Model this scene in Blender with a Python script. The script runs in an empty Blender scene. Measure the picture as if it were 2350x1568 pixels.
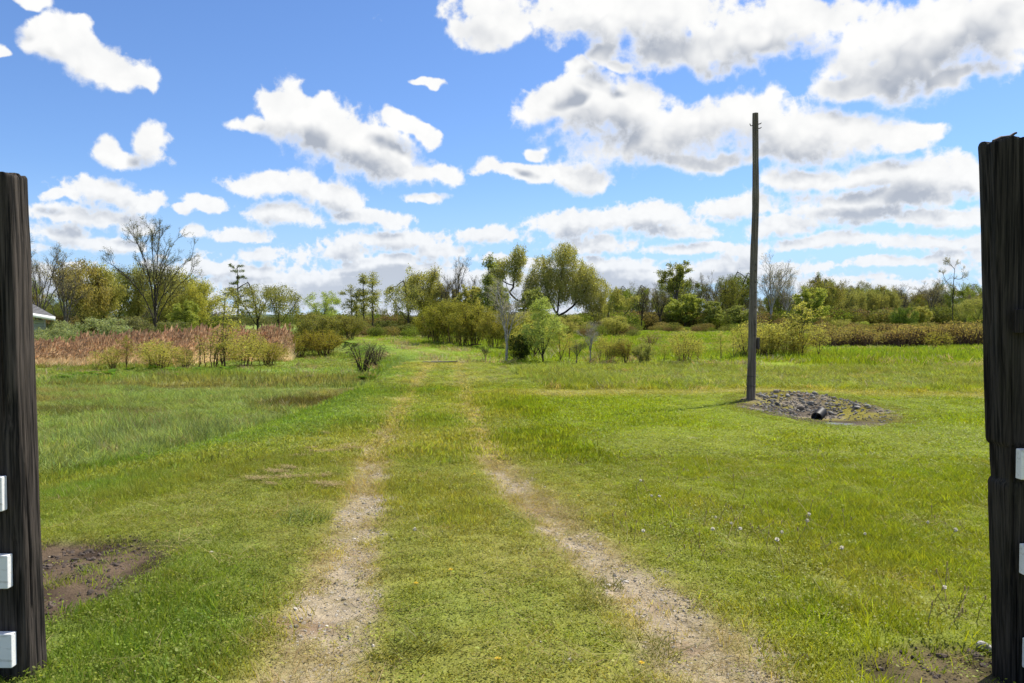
import bpy, math, random
import numpy as np
from mathutils import Vector, Euler
SC = bpy.context.scene
COL = SC.collection
R = math.radians

# ------------------------------------------------------------------ camera, sky, sun, exposure
CAM = np.array((0.0, 0.0, 1.6))
HOR = 735.0                      # level of the horizon in a 2350 px wide view
FPX = 1800.0
PITCH = math.atan((784 - HOR) / FPX)
cam = bpy.data.cameras.new('camera')
cam.lens, cam.sensor_width, cam.clip_end = 18.0, 23.5, 6000
co = bpy.data.objects.new('camera', cam); COL.objects.link(co)
co.location = CAM; co.rotation_euler = (math.pi / 2 - PITCH, 0, 0)
SC.camera = co

SUN_AZ, SUN_EL = R(51), R(55)    # azimuth clockwise from the view direction
SV = Vector((math.cos(SUN_EL) * math.sin(SUN_AZ), math.cos(SUN_EL) * math.cos(SUN_AZ), math.sin(SUN_EL)))
sun = bpy.data.lights.new('sun', 'SUN'); sun.energy = 5.0; sun.angle = R(0.53); sun.color = (1.0, 0.945, 0.84)
so = bpy.data.objects.new('sun', sun); COL.objects.link(so); so.rotation_euler = SV.to_track_quat('Z', 'Y').to_euler()
SC.view_settings.view_transform = 'Standard'; SC.view_settings.look = 'None'
SC.view_settings.exposure = 0.45; SC.view_settings.gamma = 1.0
SC.view_settings.use_curve_mapping = False
SC.render.engine = 'CYCLES'
cy = SC.cycles
cy.max_bounces = 6; cy.diffuse_bounces = 3; cy.glossy_bounces = 2; cy.transmission_bounces = 4; cy.transparent_max_bounces = 4
cy.caustics_reflective = False; cy.caustics_refractive = False
cy.use_adaptive_sampling = True; cy.adaptive_threshold = 0.015
cy.sample_clamp_indirect = 6
cy.use_denoising = True
try: cy.denoiser = 'OPENIMAGEDENOISE'
except Exception: pass

class NT:
    """short-hand for building node trees"""
    def __init__(s, tree): s.t = tree; s.n = tree.nodes; s.l = tree.links
    def put(s, sock, v):
        if v is None: return
        if hasattr(v, 'is_output') or isinstance(v, bpy.types.NodeSocket): s.l.new(v, sock)
        else: sock.default_value = v
    def node(s, typ, ins=None, out=0, **kw):
        n = s.n.new(typ)
        for k, v in kw.items(): setattr(n, k, v)
        for k, v in (ins or {}).items(): s.put(n.inputs[k], v)
        return n.outputs[out] if out is not None else n
    def m(s, op, a, b=None, c=None, clamp=False):
        n = s.n.new('ShaderNodeMath'); n.operation = op; n.use_clamp = clamp
        for i, v in enumerate((a, b, c)): s.put(n.inputs[i], v)
        return n.outputs[0]
    def v(s, op, a, b=None, out=0):
        n = s.n.new('ShaderNodeVectorMath'); n.operation = op
        s.put(n.inputs[0], a); s.put(n.inputs[1], b) if b is not None else None
        return n.outputs[out]
    def mix(s, f, a, b, blend='MIX'):
        n = s.n.new('ShaderNodeMix'); n.data_type = 'RGBA'; n.blend_type = blend
        s.put(n.inputs[0], f); s.put(n.inputs[6], a); s.put(n.inputs[7], b)
        return n.outputs[2]
    def rng(s, x, a, b, c=0.0, d=1.0, smooth=True):
        n = s.n.new('ShaderNodeMapRange'); n.interpolation_type = 'SMOOTHSTEP' if smooth else 'LINEAR'
        for i, v in enumerate((x, a, b, c, d)): s.put(n.inputs[i], v)
        return n.outputs[0]
    def noise(s, vec, scale, detail=4, rough=0.5, lac=2.0, dist=0.0, typ='FBM'):
        n = s.n.new('ShaderNodeTexNoise'); n.noise_type = typ; n.normalize = True
        s.put(n.inputs['Vector'], vec)
        for k, v in (('Scale', scale), ('Detail', detail), ('Roughness', rough), ('Lacunarity', lac), ('Distortion', dist)): s.put(n.inputs[k], v)
        return n.outputs[0]

def ray(X, Y):
    """view direction of a point of the 2350 px wide view"""
    a, b = (X - 1175) / FPX, (784 - Y) / FPX
    cp, sp = math.cos(PITCH), math.sin(PITCH)
    return np.array((a, cp + b * sp, -sp + b * cp))

# cumulus clouds: (X, Y, half width, half height, tilt) as seen in the view, turned into azimuth / elevation
CLOUDS = [
 (148,100,82,44,8),(232,140,92,44,22),(312,172,34,28,30),(60,5,45,18,0),(28,115,14,12,0),
 (232,345,58,40,0),(338,338,44,42,0),(282,370,98,20,0),
 (690,268,92,58,8),(800,325,150,66,16),(905,372,110,40,10),(925,268,58,26,20),(1015,385,50,30,20),(585,285,48,18,0),(975,300,30,26,0),
 (1003,174,46,13,10),
 (640,422,108,26,6),(745,440,80,38,16),(648,488,72,28,4),(850,497,92,22,8),(975,447,56,15,2),
 (215,436,112,36,0),(310,468,70,26,8),(110,450,36,13,0),(490,476,60,18,-6),(430,490,36,10,0),
 (190,498,150,22,0),(130,535,90,26,0),(300,520,70,20,0),(570,540,72,18,0),(460,530,24,14,0),(250,560,110,20,0),
 (1420,30,380,58,4),(1700,80,260,62,4),(2120,100,250,100,6),(1990,190,120,44,-8),(1140,65,84,40,-20),(2280,40,130,110,0),(1850,40,200,50,0),(2180,170,150,30,-6),
 (1375,118,62,32,0),(1320,165,40,22,0),(1430,150,42,16,4),
 (1270,232,95,44,0),(1400,255,170,68,4),(1500,330,180,52,4),(1660,290,190,74,0),(1830,320,160,64,4),(1970,310,120,44,0),(2095,315,72,26,4),(1640,370,190,22,0),
 (1225,378,140,20,4),(1345,402,62,32,20),(1235,335,30,12,0),
 (1850,415,110,30,0),(2000,400,110,36,0),(2130,412,110,56,0),(2230,400,50,46,0),(2040,455,230,28,0),(2180,500,120,24,0),
 (1690,478,110,32,4),(1490,500,120,36,0),(1320,515,120,34,0),(1960,490,150,30,0),(1560,530,100,22,0),(1820,515,90,24,0),
 (900,552,160,26,0),(770,578,90,34,0),(1120,545,80,24,0),(1010,575,110,20,0),(620,585,60,18,0),(1380,560,140,22,0),(1600,570,160,16,0),(1900,555,160,18,0),(2150,560,140,20,0),
 (850,615,140,14,0),(1250,600,150,14,0),(1700,610,180,14,0),(2050,605,160,14,0),(560,625,110,12,0),(1450,640,160,10,0),(1900,645,180,10,0),
]

def cloud_group(name, part, lo_el=True):
    """where the clouds of one sector of the sky are, without their fine billows"""
    g = bpy.data.node_groups.new(name, 'ShaderNodeTree')
    for nm in ('Dir', 'AzEl'): g.interface.new_socket(nm, in_out='INPUT', socket_type='NodeSocketVector')
    g.interface.new_socket('Shape', in_out='OUTPUT', socket_type='NodeSocketFloat')
    t = NT(g)
    gi = t.n.new('NodeGroupInput'); go = t.n.new('NodeGroupOutput')
    ae, D = gi.outputs['AzEl'], gi.outputs['Dir']
    def madd(a, b, c):
        n = t.n.new('ShaderNodeVectorMath'); n.operation = 'MULTIPLY_ADD'
        for i, v in enumerate((a, b, c)): t.put(n.inputs[i], v)
        return n.outputs[0]
    acc, src = None, ae
    for q, (az, el, sx, sy) in enumerate(part):
        if q and q % 8 == 0: src = madd(acc, (1e-7, 1e-7, 1e-7), ae)      # worked out in batches
        ln = t.v('LENGTH', madd(src, (sx, sy, 0), (-az * sx, -el * sy, 0)), out=1)
        acc = ln if acc is None else t.m('SMOOTH_MIN', acc, ln, 0.25)
    blob = t.m('SUBTRACT', 1.0, acc) if acc else None
    sep = t.node('ShaderNodeSeparateXYZ', {0: D}, out=None)
    el = t.m('MAXIMUM', sep.outputs[2], 0.0)
    # the rest of the sky: a deck of the same clouds seen in perspective
    inv = t.m('DIVIDE', 1.0, t.m('ADD', el, 0.10))
    pl = t.node('ShaderNodeCombineXYZ', {0: t.m('MULTIPLY', sep.outputs[0], inv), 1: t.m('MULTIPLY', sep.outputs[1], inv), 2: 0.0})
    low = t.rng(el, 0.04, 0.17, 1.0, 0.0)
    puff = t.noise(t.v('MULTIPLY', D, (1, 1, 3.0)), 8.5, 3, 0.55)
    f = t.m('ADD', t.m('MULTIPLY', t.m('SUBTRACT', puff, 0.365), 4.2), t.m('MULTIPLY', t.m('SUBTRACT', low, 1.0), 3.0))
    f = t.m('MAXIMUM', f, -1.2)
    deck = t.noise(pl, 0.62, 2, 0.5)
    if blob is not None:
        f = t.m('SMOOTH_MAX', f, t.m('MAXIMUM', blob, -1.2), 0.2)
    aes = t.node('ShaderNodeSeparateXYZ', {0: ae}, out=None)
    use = t.m('MAXIMUM', t.rng(t.m('ABSOLUTE', aes.outputs[0]), 0.58, 0.68), t.rng(el, 0.42, 0.50))
    deckf = t.m('SUBTRACT', t.m('MULTIPLY', t.m('SUBTRACT', deck, 0.56), 5.0), t.m('MULTIPLY', t.m('SUBTRACT', 1.0, use), 3.0))
    f = t.m('SMOOTH_MAX', f, t.m('MAXIMUM', deckf, -1.2), 0.1)
    t.l.new(f, go.inputs[0])
    return g

def _sc(t, vec, k):
    n = t.n.new('ShaderNodeVectorMath'); n.operation = 'SCALE'; n.inputs[0].default_value = vec; t.l.new(k, n.inputs['Scale']); return n.outputs[0]
def cloud_list():
    out = []
    for (X, Y, rx, ry, rot) in CLOUDS:
        parts = [(X, Y, rx, ry)]
        if abs(rot) >= 8:                                # a tilted cloud is three level ones in a row
            c, sn = math.cos(R(rot)), math.sin(R(rot))
            parts = [(X + k * rx * .5 * c, Y + k * rx * .5 * sn, rx * .58, ry * .92) for k in (-1, 0, 1)]
        for (X, Y, rx, ry) in parts:
            d = ray(X, Y); az = math.atan2(d[0], d[1]); el = math.asin(d[2] / np.linalg.norm(d))
            out.append((az, el, 1 / (rx / FPX * math.cos(az) ** 2 * 1.10), 1 / (ry / FPX * math.cos(az) * 1.14)))
    return out

def build_world():
    w = bpy.data.worlds.new('World'); SC.world = w; w.use_nodes = True
    t = NT(w.node_tree); t.n.clear()
    tc = t.n.new('ShaderNodeTexCoord')
    D = t.v('NORMALIZE', tc.outputs['Generated'])
    sep = t.node('ShaderNodeSeparateXYZ', {0: D}, out=None)
    az = t.m('ARCTAN2', sep.outputs[0], sep.outputs[1]); el = t.m('ARCSINE', sep.outputs[2])
    sky = t.n.new('ShaderNodeTexSky'); sky.sky_type = 'NISHITA'; sky.sun_disc = False
    sky.sun_elevation = SUN_EL; sky.sun_rotation = SUN_AZ
    sky.altitude = 100; sky.air_density = 1.0; sky.dust_density = 0.2; sky.ozone_density = 1.6
    skyc = t.mix(1.0, sky.outputs[0], (0.98, 1.24, 1.68, 1), 'MULTIPLY')
    skyc = t.mix(t.rng(sep.outputs[2], 0.0, 0.18, 0.8, 0.0), skyc, (5.0, 7.4, 10.8, 1))
    full = cloud_list()
    def sector(name, part):
        low = t.rng(sep.outputs[2], 0.02, 0.30, 1.0, 0.0)
        # bend the coordinates so that no outline is a plain ellipse
        wp = t.node('ShaderNodeTexNoise', {'Vector': D, 'Scale': 10.0, 'Detail': 3.0, 'Roughness': 0.6}, out=1)
        wk = t.m('SUBTRACT', 1.0, t.m('MULTIPLY', low, 0.6))
        ae = t.node('ShaderNodeCombineXYZ', {0: az, 1: el, 2: 0.0})
        ae = t.v('ADD', ae, t.v('MULTIPLY', t.v('SUBTRACT', wp, (0.5, 0.5, 0.5)), t.node('ShaderNodeCombineXYZ', {0: 0.09, 1: t.m('MULTIPLY', wk, 0.07), 2: 0.0})))
        g = cloud_group(name, part)
        def field(off, offd, det):
            n = t.n.new('ShaderNodeGroup'); n.node_tree = g
            k = t.m('SUBTRACT', 1.0, t.m('MULTIPLY', low, 0.68)) if off else None       # smaller steps on the small far clouds
            d = t.v('ADD', D, _sc(t, offd, k)) if off else D
            t.l.new(d, n.inputs['Dir']); t.l.new(t.v('ADD', ae, _sc(t, off, k)) if off else ae, n.inputs['AzEl'])
            # billows: folded noise gives round heads with sharp creases; far clouds have smaller ones
            def puffs(k):
                b1 = t.noise(d, 14.0 * k, det, 0.63, 2.15, 0.1)
                b2 = t.m('ABSOLUTE', t.m('SUBTRACT', t.noise(d, 27.0 * k, min(det, 3), 0.5), 0.5))
                return t.m('SUBTRACT', t.m('MULTIPLY', t.m('SUBTRACT', b1, 0.5), 2.0), t.m('MULTIPLY', t.m('SUBTRACT', b2, 0.09), 1.8))
            mx = t.n.new('ShaderNodeMix'); mx.data_type = 'FLOAT'
            t.l.new(low, mx.inputs[0]); t.l.new(puffs(1.0), mx.inputs[2]); t.l.new(puffs(2.6), mx.inputs[3])
            return n.outputs[0], mx.outputs[0]
        s0, n0 = field(None, None, 8)
        s1, n1 = field((0.012, 0.034, 0), (0.012, -0.005, 0.034), 2)     # a step towards the sun
        f0 = t.m('ADD', s0, n0)
        f1 = t.m('ADD', s1, t.m('MULTIPLY', n1, 0.42))
        dens = t.rng(f0, -0.06, t.m('ADD', 0.32, t.m('MULTIPLY', t.rng(f1, -0.1, 0.7), 0.26)))      # crisp on the sunny side, soft below
        dark = t.m('MULTIPLY', t.rng(f1, 0.05, 0.95), t.rng(f0, 0.15, 0.75))
        fine = t.m('MULTIPLY', t.m('SUBTRACT', n0, n1), 0.20)              # crinkles catch the light
        dark = t.m('SUBTRACT', t.m('ADD', dark, 0.05), fine, clamp=True)
        body = t.mix(dark, (10.5, 10.5, 10.4, 1), (4.5, 4.95, 5.8, 1))
        # far clouds sit deep in the air and lose contrast
        body = t.mix(t.rng(sep.outputs[2], 0.0, 0.22, 0.45, 0.0), body, (7.9, 8.8, 10.2, 1))
        return t.node('ShaderNodeBackground', {0: t.mix(dens, skyc, body), 1: 0.070})
    # sectors of the sky share one recipe; each looks only at the clouds near it
    cuts = [-0.36, -0.10, 0.10, 0.33]
    lims = [(-0.70, cuts[0])] + [(cuts[i], cuts[i + 1]) for i in range(3)] + [(cuts[3], 0.70)]
    sh = None
    for k, (a, b) in enumerate(lims):
        near = [c for c in full if c[0] + 1.9 / c[2] + .05 > a and c[0] - 1.9 / c[2] - .05 < b]
        s = sector('clouds_%d' % k, near)
        if sh is None: sh = s
        else: sh = t.node('ShaderNodeMixShader', {0: t.m('GREATER_THAN', az, a), 1: sh, 2: s})
    rest = sector('clouds_rest', [])
    out_f = t.m('MAXIMUM', t.m('GREATER_THAN', t.m('ABSOLUTE', az), 0.70), t.m('GREATER_THAN', el, 0.56))
    sh = t.node('ShaderNodeMixShader', {0: out_f, 1: sh, 2: rest})
    below = t.node('ShaderNodeBackground', {0: (1.2, 1.4, 0.5, 1), 1: 0.070})
    sh = t.node('ShaderNodeMixShader', {0: t.m('LESS_THAN', sep.outputs[2], -0.01), 1: sh, 2: below})
    out = t.n.new('ShaderNodeOutputWorld'); t.l.new(sh, out.inputs[0])
    w.cycles.sampling_method = 'NONE'
build_world()

# ------------------------------------------------------------------ numpy helpers
RNG = np.random.default_rng(7)
def _h(ix, iy, s):
    n = (ix.astype(np.int64) * 374761393 + iy.astype(np.int64) * 668265263 + s * 1442695041) & 0xffffffff
    n = ((n ^ (n >> 13)) * 1274126177) & 0xffffffff
    return ((n ^ (n >> 16)) & 0xffff) / 65535.0
def vn(x, y, s=0):
    x = np.asarray(x, float); y = np.asarray(y, float)
    ix, iy = np.floor(x), np.floor(y); fx, fy = x - ix, y - iy
    fx = fx * fx * (3 - 2 * fx); fy = fy * fy * (3 - 2 * fy)
    a, b, c, d = _h(ix, iy, s), _h(ix + 1, iy, s), _h(ix, iy + 1, s), _h(ix + 1, iy + 1, s)
    return (a * (1 - fx) + b * fx) * (1 - fy) + (c * (1 - fx) + d * fx) * fy
def fbm(x, y, s=0, o=4):
    r, a, t = 0.0, 1.0, 0.0
    for i in range(o):
        r = r + a * vn(x * 2 ** i, y * 2 ** i, s + i * 17); t += a; a *= 0.5
    return r / t
def ss(x, a, b):
    t = np.clip((np.asarray(x, float) - a) / (b - a), 0, 1); return t * t * (3 - 2 * t)
def lerp(a, b, t): return a + (b - a) * t
def lc(a, b, t): t = np.asarray(t)[..., None]; return np.asarray(a) * (1 - t) + np.asarray(b) * t

# ------------------------------------------------------------------ the lie of the land
_DY = [-5, 2.8, 3.8, 4.45, 5.55, 7.4, 9.3, 13.5, 19.5, 24, 28, 31, 36, 41, 48, 60, 400]
_DX = [1.0, .15, -.02, -.12, -.315, -.68, -0.95, -1.35, -1.8, -2.15, -2.4, -2.45, -3.2, -4.6, -7.0, -12, -120]
def xc(y): return np.interp(y, _DY, _DX)                       # middle of the track
def xb(y): return np.interp(y, [-5, 3, 6, 11.2, 13.6, 19.8, 24.4, 30, 45, 80], [-7.6, -7.5, -7.2, -6.7, -5.6, -4.4, -4.2, -5.2, -9, -18])   # foot of the bank
PUD = (5.40, 13.30)
HC = (5.62, 14.5)                                              # the stony hollow by the pole
def hollow_r(x, y):
    dx, dy = (x - HC[0]) / 1.36, (y - HC[1]) / 1.8
    return np.sqrt(dx * dx + dy * dy) * (1 + 0.28 * (fbm(x * 1.1 + 3, y * 0.9, 91, 3) - 0.5))
def H(x, y):
    x = np.asarray(x, float); y = np.asarray(y, float)
    c = xc(y)
    A = np.interp(y, [0, 4, 6, 10, 28, 36, 60, 100, 160], [.10, .16, .30, .66, .78, .8, .75, .5, .2])
    t = np.clip((c - 1.5 - x) / np.maximum(c - 1.5 - xb(y), .5), 0, 1.25)
    z = -A * ss(t, 0, 1.1)
    far = ss(y, 45, 150) * 0.35
    z = z + far
    z = z - 0.10 * ss(x - c, 6, 16) * ss(y, 4, 14) * (1 - ss(y, 30, 60))
    off = np.abs(x - c)
    z = z - 0.34 * np.exp(-((y - 28.4 - 0.03 * x) / 1.1) ** 2) * ss(off, 1.2, 2.6) * (1 - 0.4 * ss(-x, 3, 8))
    r = hollow_r(x, y)
    z = z - 0.13 * (1 - ss(r, 0.2, 1.0)) - 0.12 * np.exp(-((x - HC[0]) / 1.7) ** 2 - ((y - 12.8) / 1.2) ** 2) + 0.11 * np.exp(-((x - HC[0]) / 1.7) ** 2 - ((y - HC[1] - 1.55) / .8) ** 2)
    q = np.hypot((x - PUD[0]) / .55, (y - PUD[1]) / .24)
    z = lerp(z, -.195, 1 - ss(q, .6, 1.2))
    # wheel ruts
    hs = np.interp(y, [0, 4.4, 5.55, 7.4, 20, 30], [.92, .90, .84, .72, .58, .5])
    rut = np.exp(-((off - hs) / .2) ** 2)
    z = z - 0.035 * rut * (1 - ss(y, 24, 40))
    amp = 0.05 + 0.10 * ss(y, 12, 40)
    z = z + amp * (fbm(x * .55, y * .55, 5, 4) - .5) * (0.4 + 0.6 * ss(off, .8, 2.5)) + .25 * (fbm(x * .06, y * .06, 8, 2) - .5) * ss(y, 30, 80)
    mud = mud_mask(x, y)
    z = z - 0.05 * mud + 0.03 * mud * (fbm(x * 7, y * 7, 44, 3) - .5)
    return z
def mud_mask(x, y):
    dx, dy = (x + 3.10) / 1.08, (y - 5.0) / 1.08
    r = np.sqrt(dx * dx + dy * dy) + .55 * (fbm(x * 2.3, y * 2.3, 33, 4) - .5)
    a = 1 - ss(r, .82, 1.0)
    dx, dy = (x - 2.0) / .62, (y - 3.55) / .30
    r = np.sqrt(dx * dx + dy * dy) + .7 * (fbm(x * 3.1, y * 3.1, 35, 4) - .5)
    return np.maximum(a, .9 * (1 - ss(r, .75, 1.05)))
def rut_mask(x, y):
    c = xc(y); off = np.abs(x - c)
    hs = np.interp(y, [0, 4.4, 5.55, 7.4, 20, 30], [.92, .90, .84, .72, .58, .5])
    wd = np.interp(y, [2, 4, 6, 9, 20], [.34, .30, .25, .23, .20]) * np.where(x < c, 1.0, 1.0)
    return np.exp(-((off - hs) / wd) ** 2)
def gravel_mask(x, y):
    g = rut_mask(x, y) * (1 - ss(y, 5.5, 10.0) * .6) * (1 - ss(y, 9, 13))
    n = fbm(x * 2.4, y * 1.6, 61, 4) - .5; n2 = fbm(x * 9, y * 7, 63, 3) - .5
    return np.clip(ss(g + (1.0 + .5 * ss(y, 5, 8)) * n + .9 * n2, .40, .90), 0, 1)
def dry_mask(x, y):
    c = xc(y); off = np.abs(x - c)
    d = 1.25 * rut_mask(x, y) * (1 - .45 * ss(y, 26, 36))
    d = np.maximum(d, .30 * (1 - ss(off, 1.0, 2.3)) * (1 - ss(y, 30, 40)))
    band = np.exp(-((y - 17.2 - .02 * x) / 1.15) ** 2) * ss(x - c, -.5, 1.5) * (1 - .5 * ss(x, 8, 16))
    d = np.maximum(d, .62 * band)
    d = np.maximum(d, .22 * np.exp(-((x - c - 2.3) / .9) ** 2) * (1 - ss(y, 6, 10)))
    d = d + .8 * (fbm(x * .9, y * .9, 71, 4) - .5) * (0.30 - .24 * ss(x - c, 2, 3.5) + d)
    return np.clip(d, 0, 1)
GR = np.array((.250, .328, .017)); GL = np.array((.195, .295, .040)); DRY = np.array((.47, .425, .165)); YEL = np.array((.350, .350, .065))
def gcol(x, y):
    """colour of the living grass"""
    c = xc(y)
    side = ss(x - c, -1.5, 1.5)
    col = lc(GL, GR, side)
    n = fbm(x * .35, y * .35, 21, 4)[..., None]; n2 = fbm(x * 1.6, y * 1.6, 25, 3)[..., None]
    col = col * (0.66 + .44 * n + .24 * n2)
    col = lc(col, YEL, (.5 - .3 * side) * ss(fbm(x * .22 + 9, y * .3, 28, 3), .5, .72))
    d = dry_mask(x, y)
    col = lc(col, YEL, ss(d, .12, .5) * .9)
    col = lc(col, DRY, ss(d, .42, .85) * .95)
    # unmown grass further out is paler
    col = lc(col, (.28, .33, .08), .65 * ss(y, 18.2, 19.2) * (1 - ss(y, 27, 30)) * side)
    unm = ss(xb(y) - x, 0, .4) * ss(y, 8, 11)
    col = lc(col, (.29, .37, .12), .75 * unm)
    col = lc(col, (.28, .25, .09), .75 * unm * ss(fbm(x * .25, y * .5, 52, 3), .48, .62) * ss(y, 18, 21))
    for (px, py, rx, ry, k) in ((-5.6, 21.2, 1.8, 1.6, .85), (-10.8, 19.6, 2.4, 1.1, .6)):
        q = np.sqrt(((x - px) / rx) ** 2 + ((y - py) / ry) ** 2) + .5 * (fbm(x, y, 57, 3) - .5)
        col = lc(col, (.115, .095, .018), k * (1 - ss(q, .6, 1.1)))
    col = lc(col, (.22, .32, .04), .5 * ss(y, 29, 34))
    return col
def gndcol(x, y):
    """colour of the ground sheet: soil and thatch showing between the blades, turf far away"""
    g = gcol(x, y)
    near = 1 - ss(y, 10, 40)
    th = np.array((.125, .105, .045))
    col = lc(g * .85, g * .55 + th * .45, near)
    col = lc(col, (.30, .255, .12), ss(dry_mask(x, y), .5, .95) * .8)
    gr = gravel_mask(x, y)
    col = lc(col, (.36, .295, .20), gr)
    red = ss(fbm(x * 1.7, y * 1.7, 77, 3), .56, .7) * (1 - ss(np.abs(np.abs(x - xc(y)) - 1.15), .15, .5)) * (1 - ss(y, 5, 7))
    col = lc(col, (.17, .085, .045), .6 * red)
    m = mud_mask(x, y)
    col = lc(col, lc((.050, .034, .022), (.125, .088, .056), ss(fbm(x * 3, y * 3, 81, 4), .38, .62)), m)
    return col

def hit(X, Y):
    """point where the sight line through (X, Y) meets the ground"""
    d = ray(X, Y); t = np.linspace(1.5, 400, 40000)
    p = CAM[:, None] + d[:, None] * t
    k = np.argmax(p[2] <= H(p[0], p[1]))
    return np.array((p[0, k], p[1, k], float(H(p[0, k], p[1, k]))))
def at(X, y):
    """ground point at distance y in the direction of column X"""
    x = (X - 1175) / FPX * y
    return np.array((x, y, float(H(x, y))))
def ztop(Y, y): d = ray(1175, Y); return 1.6 + d[2] / d[1] * y

# ------------------------------------------------------------------ mesh and object helpers
def mesh(name, V, F, mats=(), mi=None, smooth=False, attrs=None):
    """V (n,3); F list of int arrays (m,k) all linked into one mesh"""
    me = bpy.data.meshes.new(name); V = np.asarray(V, np.float32)
    F = [np.asarray(f, np.int32) for f in (F if isinstance(F, list) else [F]) if len(f)]
    me.vertices.add(len(V)); me.vertices.foreach_set('co', V.ravel())
    loops = np.concatenate([f.ravel() for f in F]); tot = np.concatenate([np.full(len(f), f.shape[1], np.int32) for f in F])
    me.loops.add(len(loops)); me.loops.foreach_set('vertex_index', loops)
    me.polygons.add(len(tot)); me.polygons.foreach_set('loop_start', np.concatenate(([0], np.cumsum(tot)[:-1])).astype(np.int32))
    for m in mats: me.materials.append(m)
    if mi is not None: me.polygons.foreach_set('material_index', np.asarray(mi, np.int32))
    if smooth: me.polygons.foreach_set('use_smooth', np.ones(len(tot), bool))
    for k, (typ, dom, arr) in (attrs or {}).items():
        a = me.attributes.new(k, typ, dom)
        a.data.foreach_set('color' if typ == 'FLOAT_COLOR' else 'vector' if typ == 'FLOAT_VECTOR' else 'value', np.asarray(arr).ravel())
    me.update(calc_edges=True); me.validate()
    return me
def link(name, me, parent=None, loc=None, rot=None, scale=None, color=None):
    o = bpy.data.objects.new(name, me); COL.objects.link(o)
    if parent: o.parent = parent
    if loc is not None: o.location = loc
    if rot is not None: o.rotation_euler = rot
    if scale is not None: o.scale = scale
    if color is not None: o.color = (*color, 1)
    return o
def tag(o, label=None, cat=None, group=None, kind=None):
    if label: o['label'] = label
    if cat: o['category'] = cat
    if group: o['group'] = group
    if kind: o['kind'] = kind
    return o
def rgba(c): c = np.asarray(c, np.float32); return np.concatenate([c, np.ones((*c.shape[:-1], 1), np.float32)], -1)

class MB:
    """collects simple solids into one mesh"""
    def __init__(s): s.V = []; s.F4 = []; s.F3 = []; s.n = 0
    def add(s, V, F):
        V = np.asarray(V, float); F = np.asarray(F, int)
        (s.F4 if F.shape[1] == 4 else s.F3).append(F + s.n); s.V.append(V); s.n += len(V)
    def box(s, c, sz, rz=0, tilt=0):
        v = np.array([(x, y, z) for x in (-.5, .5) for y in (-.5, .5) for z in (-.5, .5)]) * np.asarray(sz)
        e = np.array(Euler((tilt, 0, rz)).to_matrix()); v = v @ e.T + np.asarray(c)
        s.add(v, [(0, 1, 3, 2), (4, 6, 7, 5), (0, 4, 5, 1), (2, 3, 7, 6), (0, 2, 6, 4), (1, 5, 7, 3)])
    def tube(s, pts, rad, k=8, cap=True):
        pts = np.asarray(pts, float); rad = np.broadcast_to(rad, len(pts))
        T = np.gradient(pts, axis=0); T /= np.linalg.norm(T, axis=1)[:, None] + 1e-9
        ref = np.where(np.abs(T[:, 2:]) < .9, [[0, 0, 1.]], [[1., 0, 0]])
        A = np.cross(T, ref); A /= np.linalg.norm(A, axis=1)[:, None]; B = np.cross(T, A)
        th = np.linspace(0, 2 * math.pi, k, endpoint=False)
        V = pts[:, None] + rad[:, None, None] * (np.cos(th)[None, :, None] * A[:, None] + np.sin(th)[None, :, None] * B[:, None])
        i, j = np.meshgrid(np.arange(len(pts) - 1), np.arange(k), indexing='ij')
        F = np.stack([i * k + j, i * k + (j + 1) % k, (i + 1) * k + (j + 1) % k, (i + 1) * k + j], -1).reshape(-1, 4)
        V = V.reshape(-1, 3); s.add(V, F)
        if cap:
            for e, p in ((0, pts[0]), (len(pts) - 1, pts[-1])):
                ring = V[e * k:(e + 1) * k]
                s.add(np.vstack([ring, p]), [(q, (q + 1) % k, k) for q in range(k)])
    def me(s, name, mat, smooth=False):
        F = [np.concatenate(f) for f in (s.F4, s.F3) if f]
        return mesh(name, np.concatenate(s.V), F, [mat] if mat else (), smooth=smooth)

# ------------------------------------------------------------------ materials
def material(name):
    m = bpy.data.materials.new(name); m.use_nodes = True
    t = NT(m.node_tree); t.n.clear()
    out = t.n.new('ShaderNodeOutputMaterial')
    return m, t, out
def princ(t, col, rough=.8, spec=.3, normal=None, **kw):
    n = t.n.new('ShaderNodeBsdfPrincipled')
    t.put(n.inputs['Base Color'], col); t.put(n.inputs['Roughness'], rough); t.put(n.inputs['Specular IOR Level'], spec)
    if normal is not None: t.l.new(normal, n.inputs['Normal'])
    for k, v in kw.items(): t.put(n.inputs[k], v)
    return n.outputs[0]
def bump(t, h, strength=.5, dist=.02): return t.node('ShaderNodeBump', {'Height': h, 'Strength': strength, 'Distance': dist})
def val(t, col, f):
    """colour times a grey factor socket"""
    return t.v('SCALE', col, None) if f is None else _scale(t, col, f)
def _scale(t, col, f):
    n = t.n.new('ShaderNodeVectorMath'); n.operation = 'SCALE'; t.put(n.inputs[0], col); t.put(n.inputs['Scale'], f); return n.outputs[0]

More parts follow.
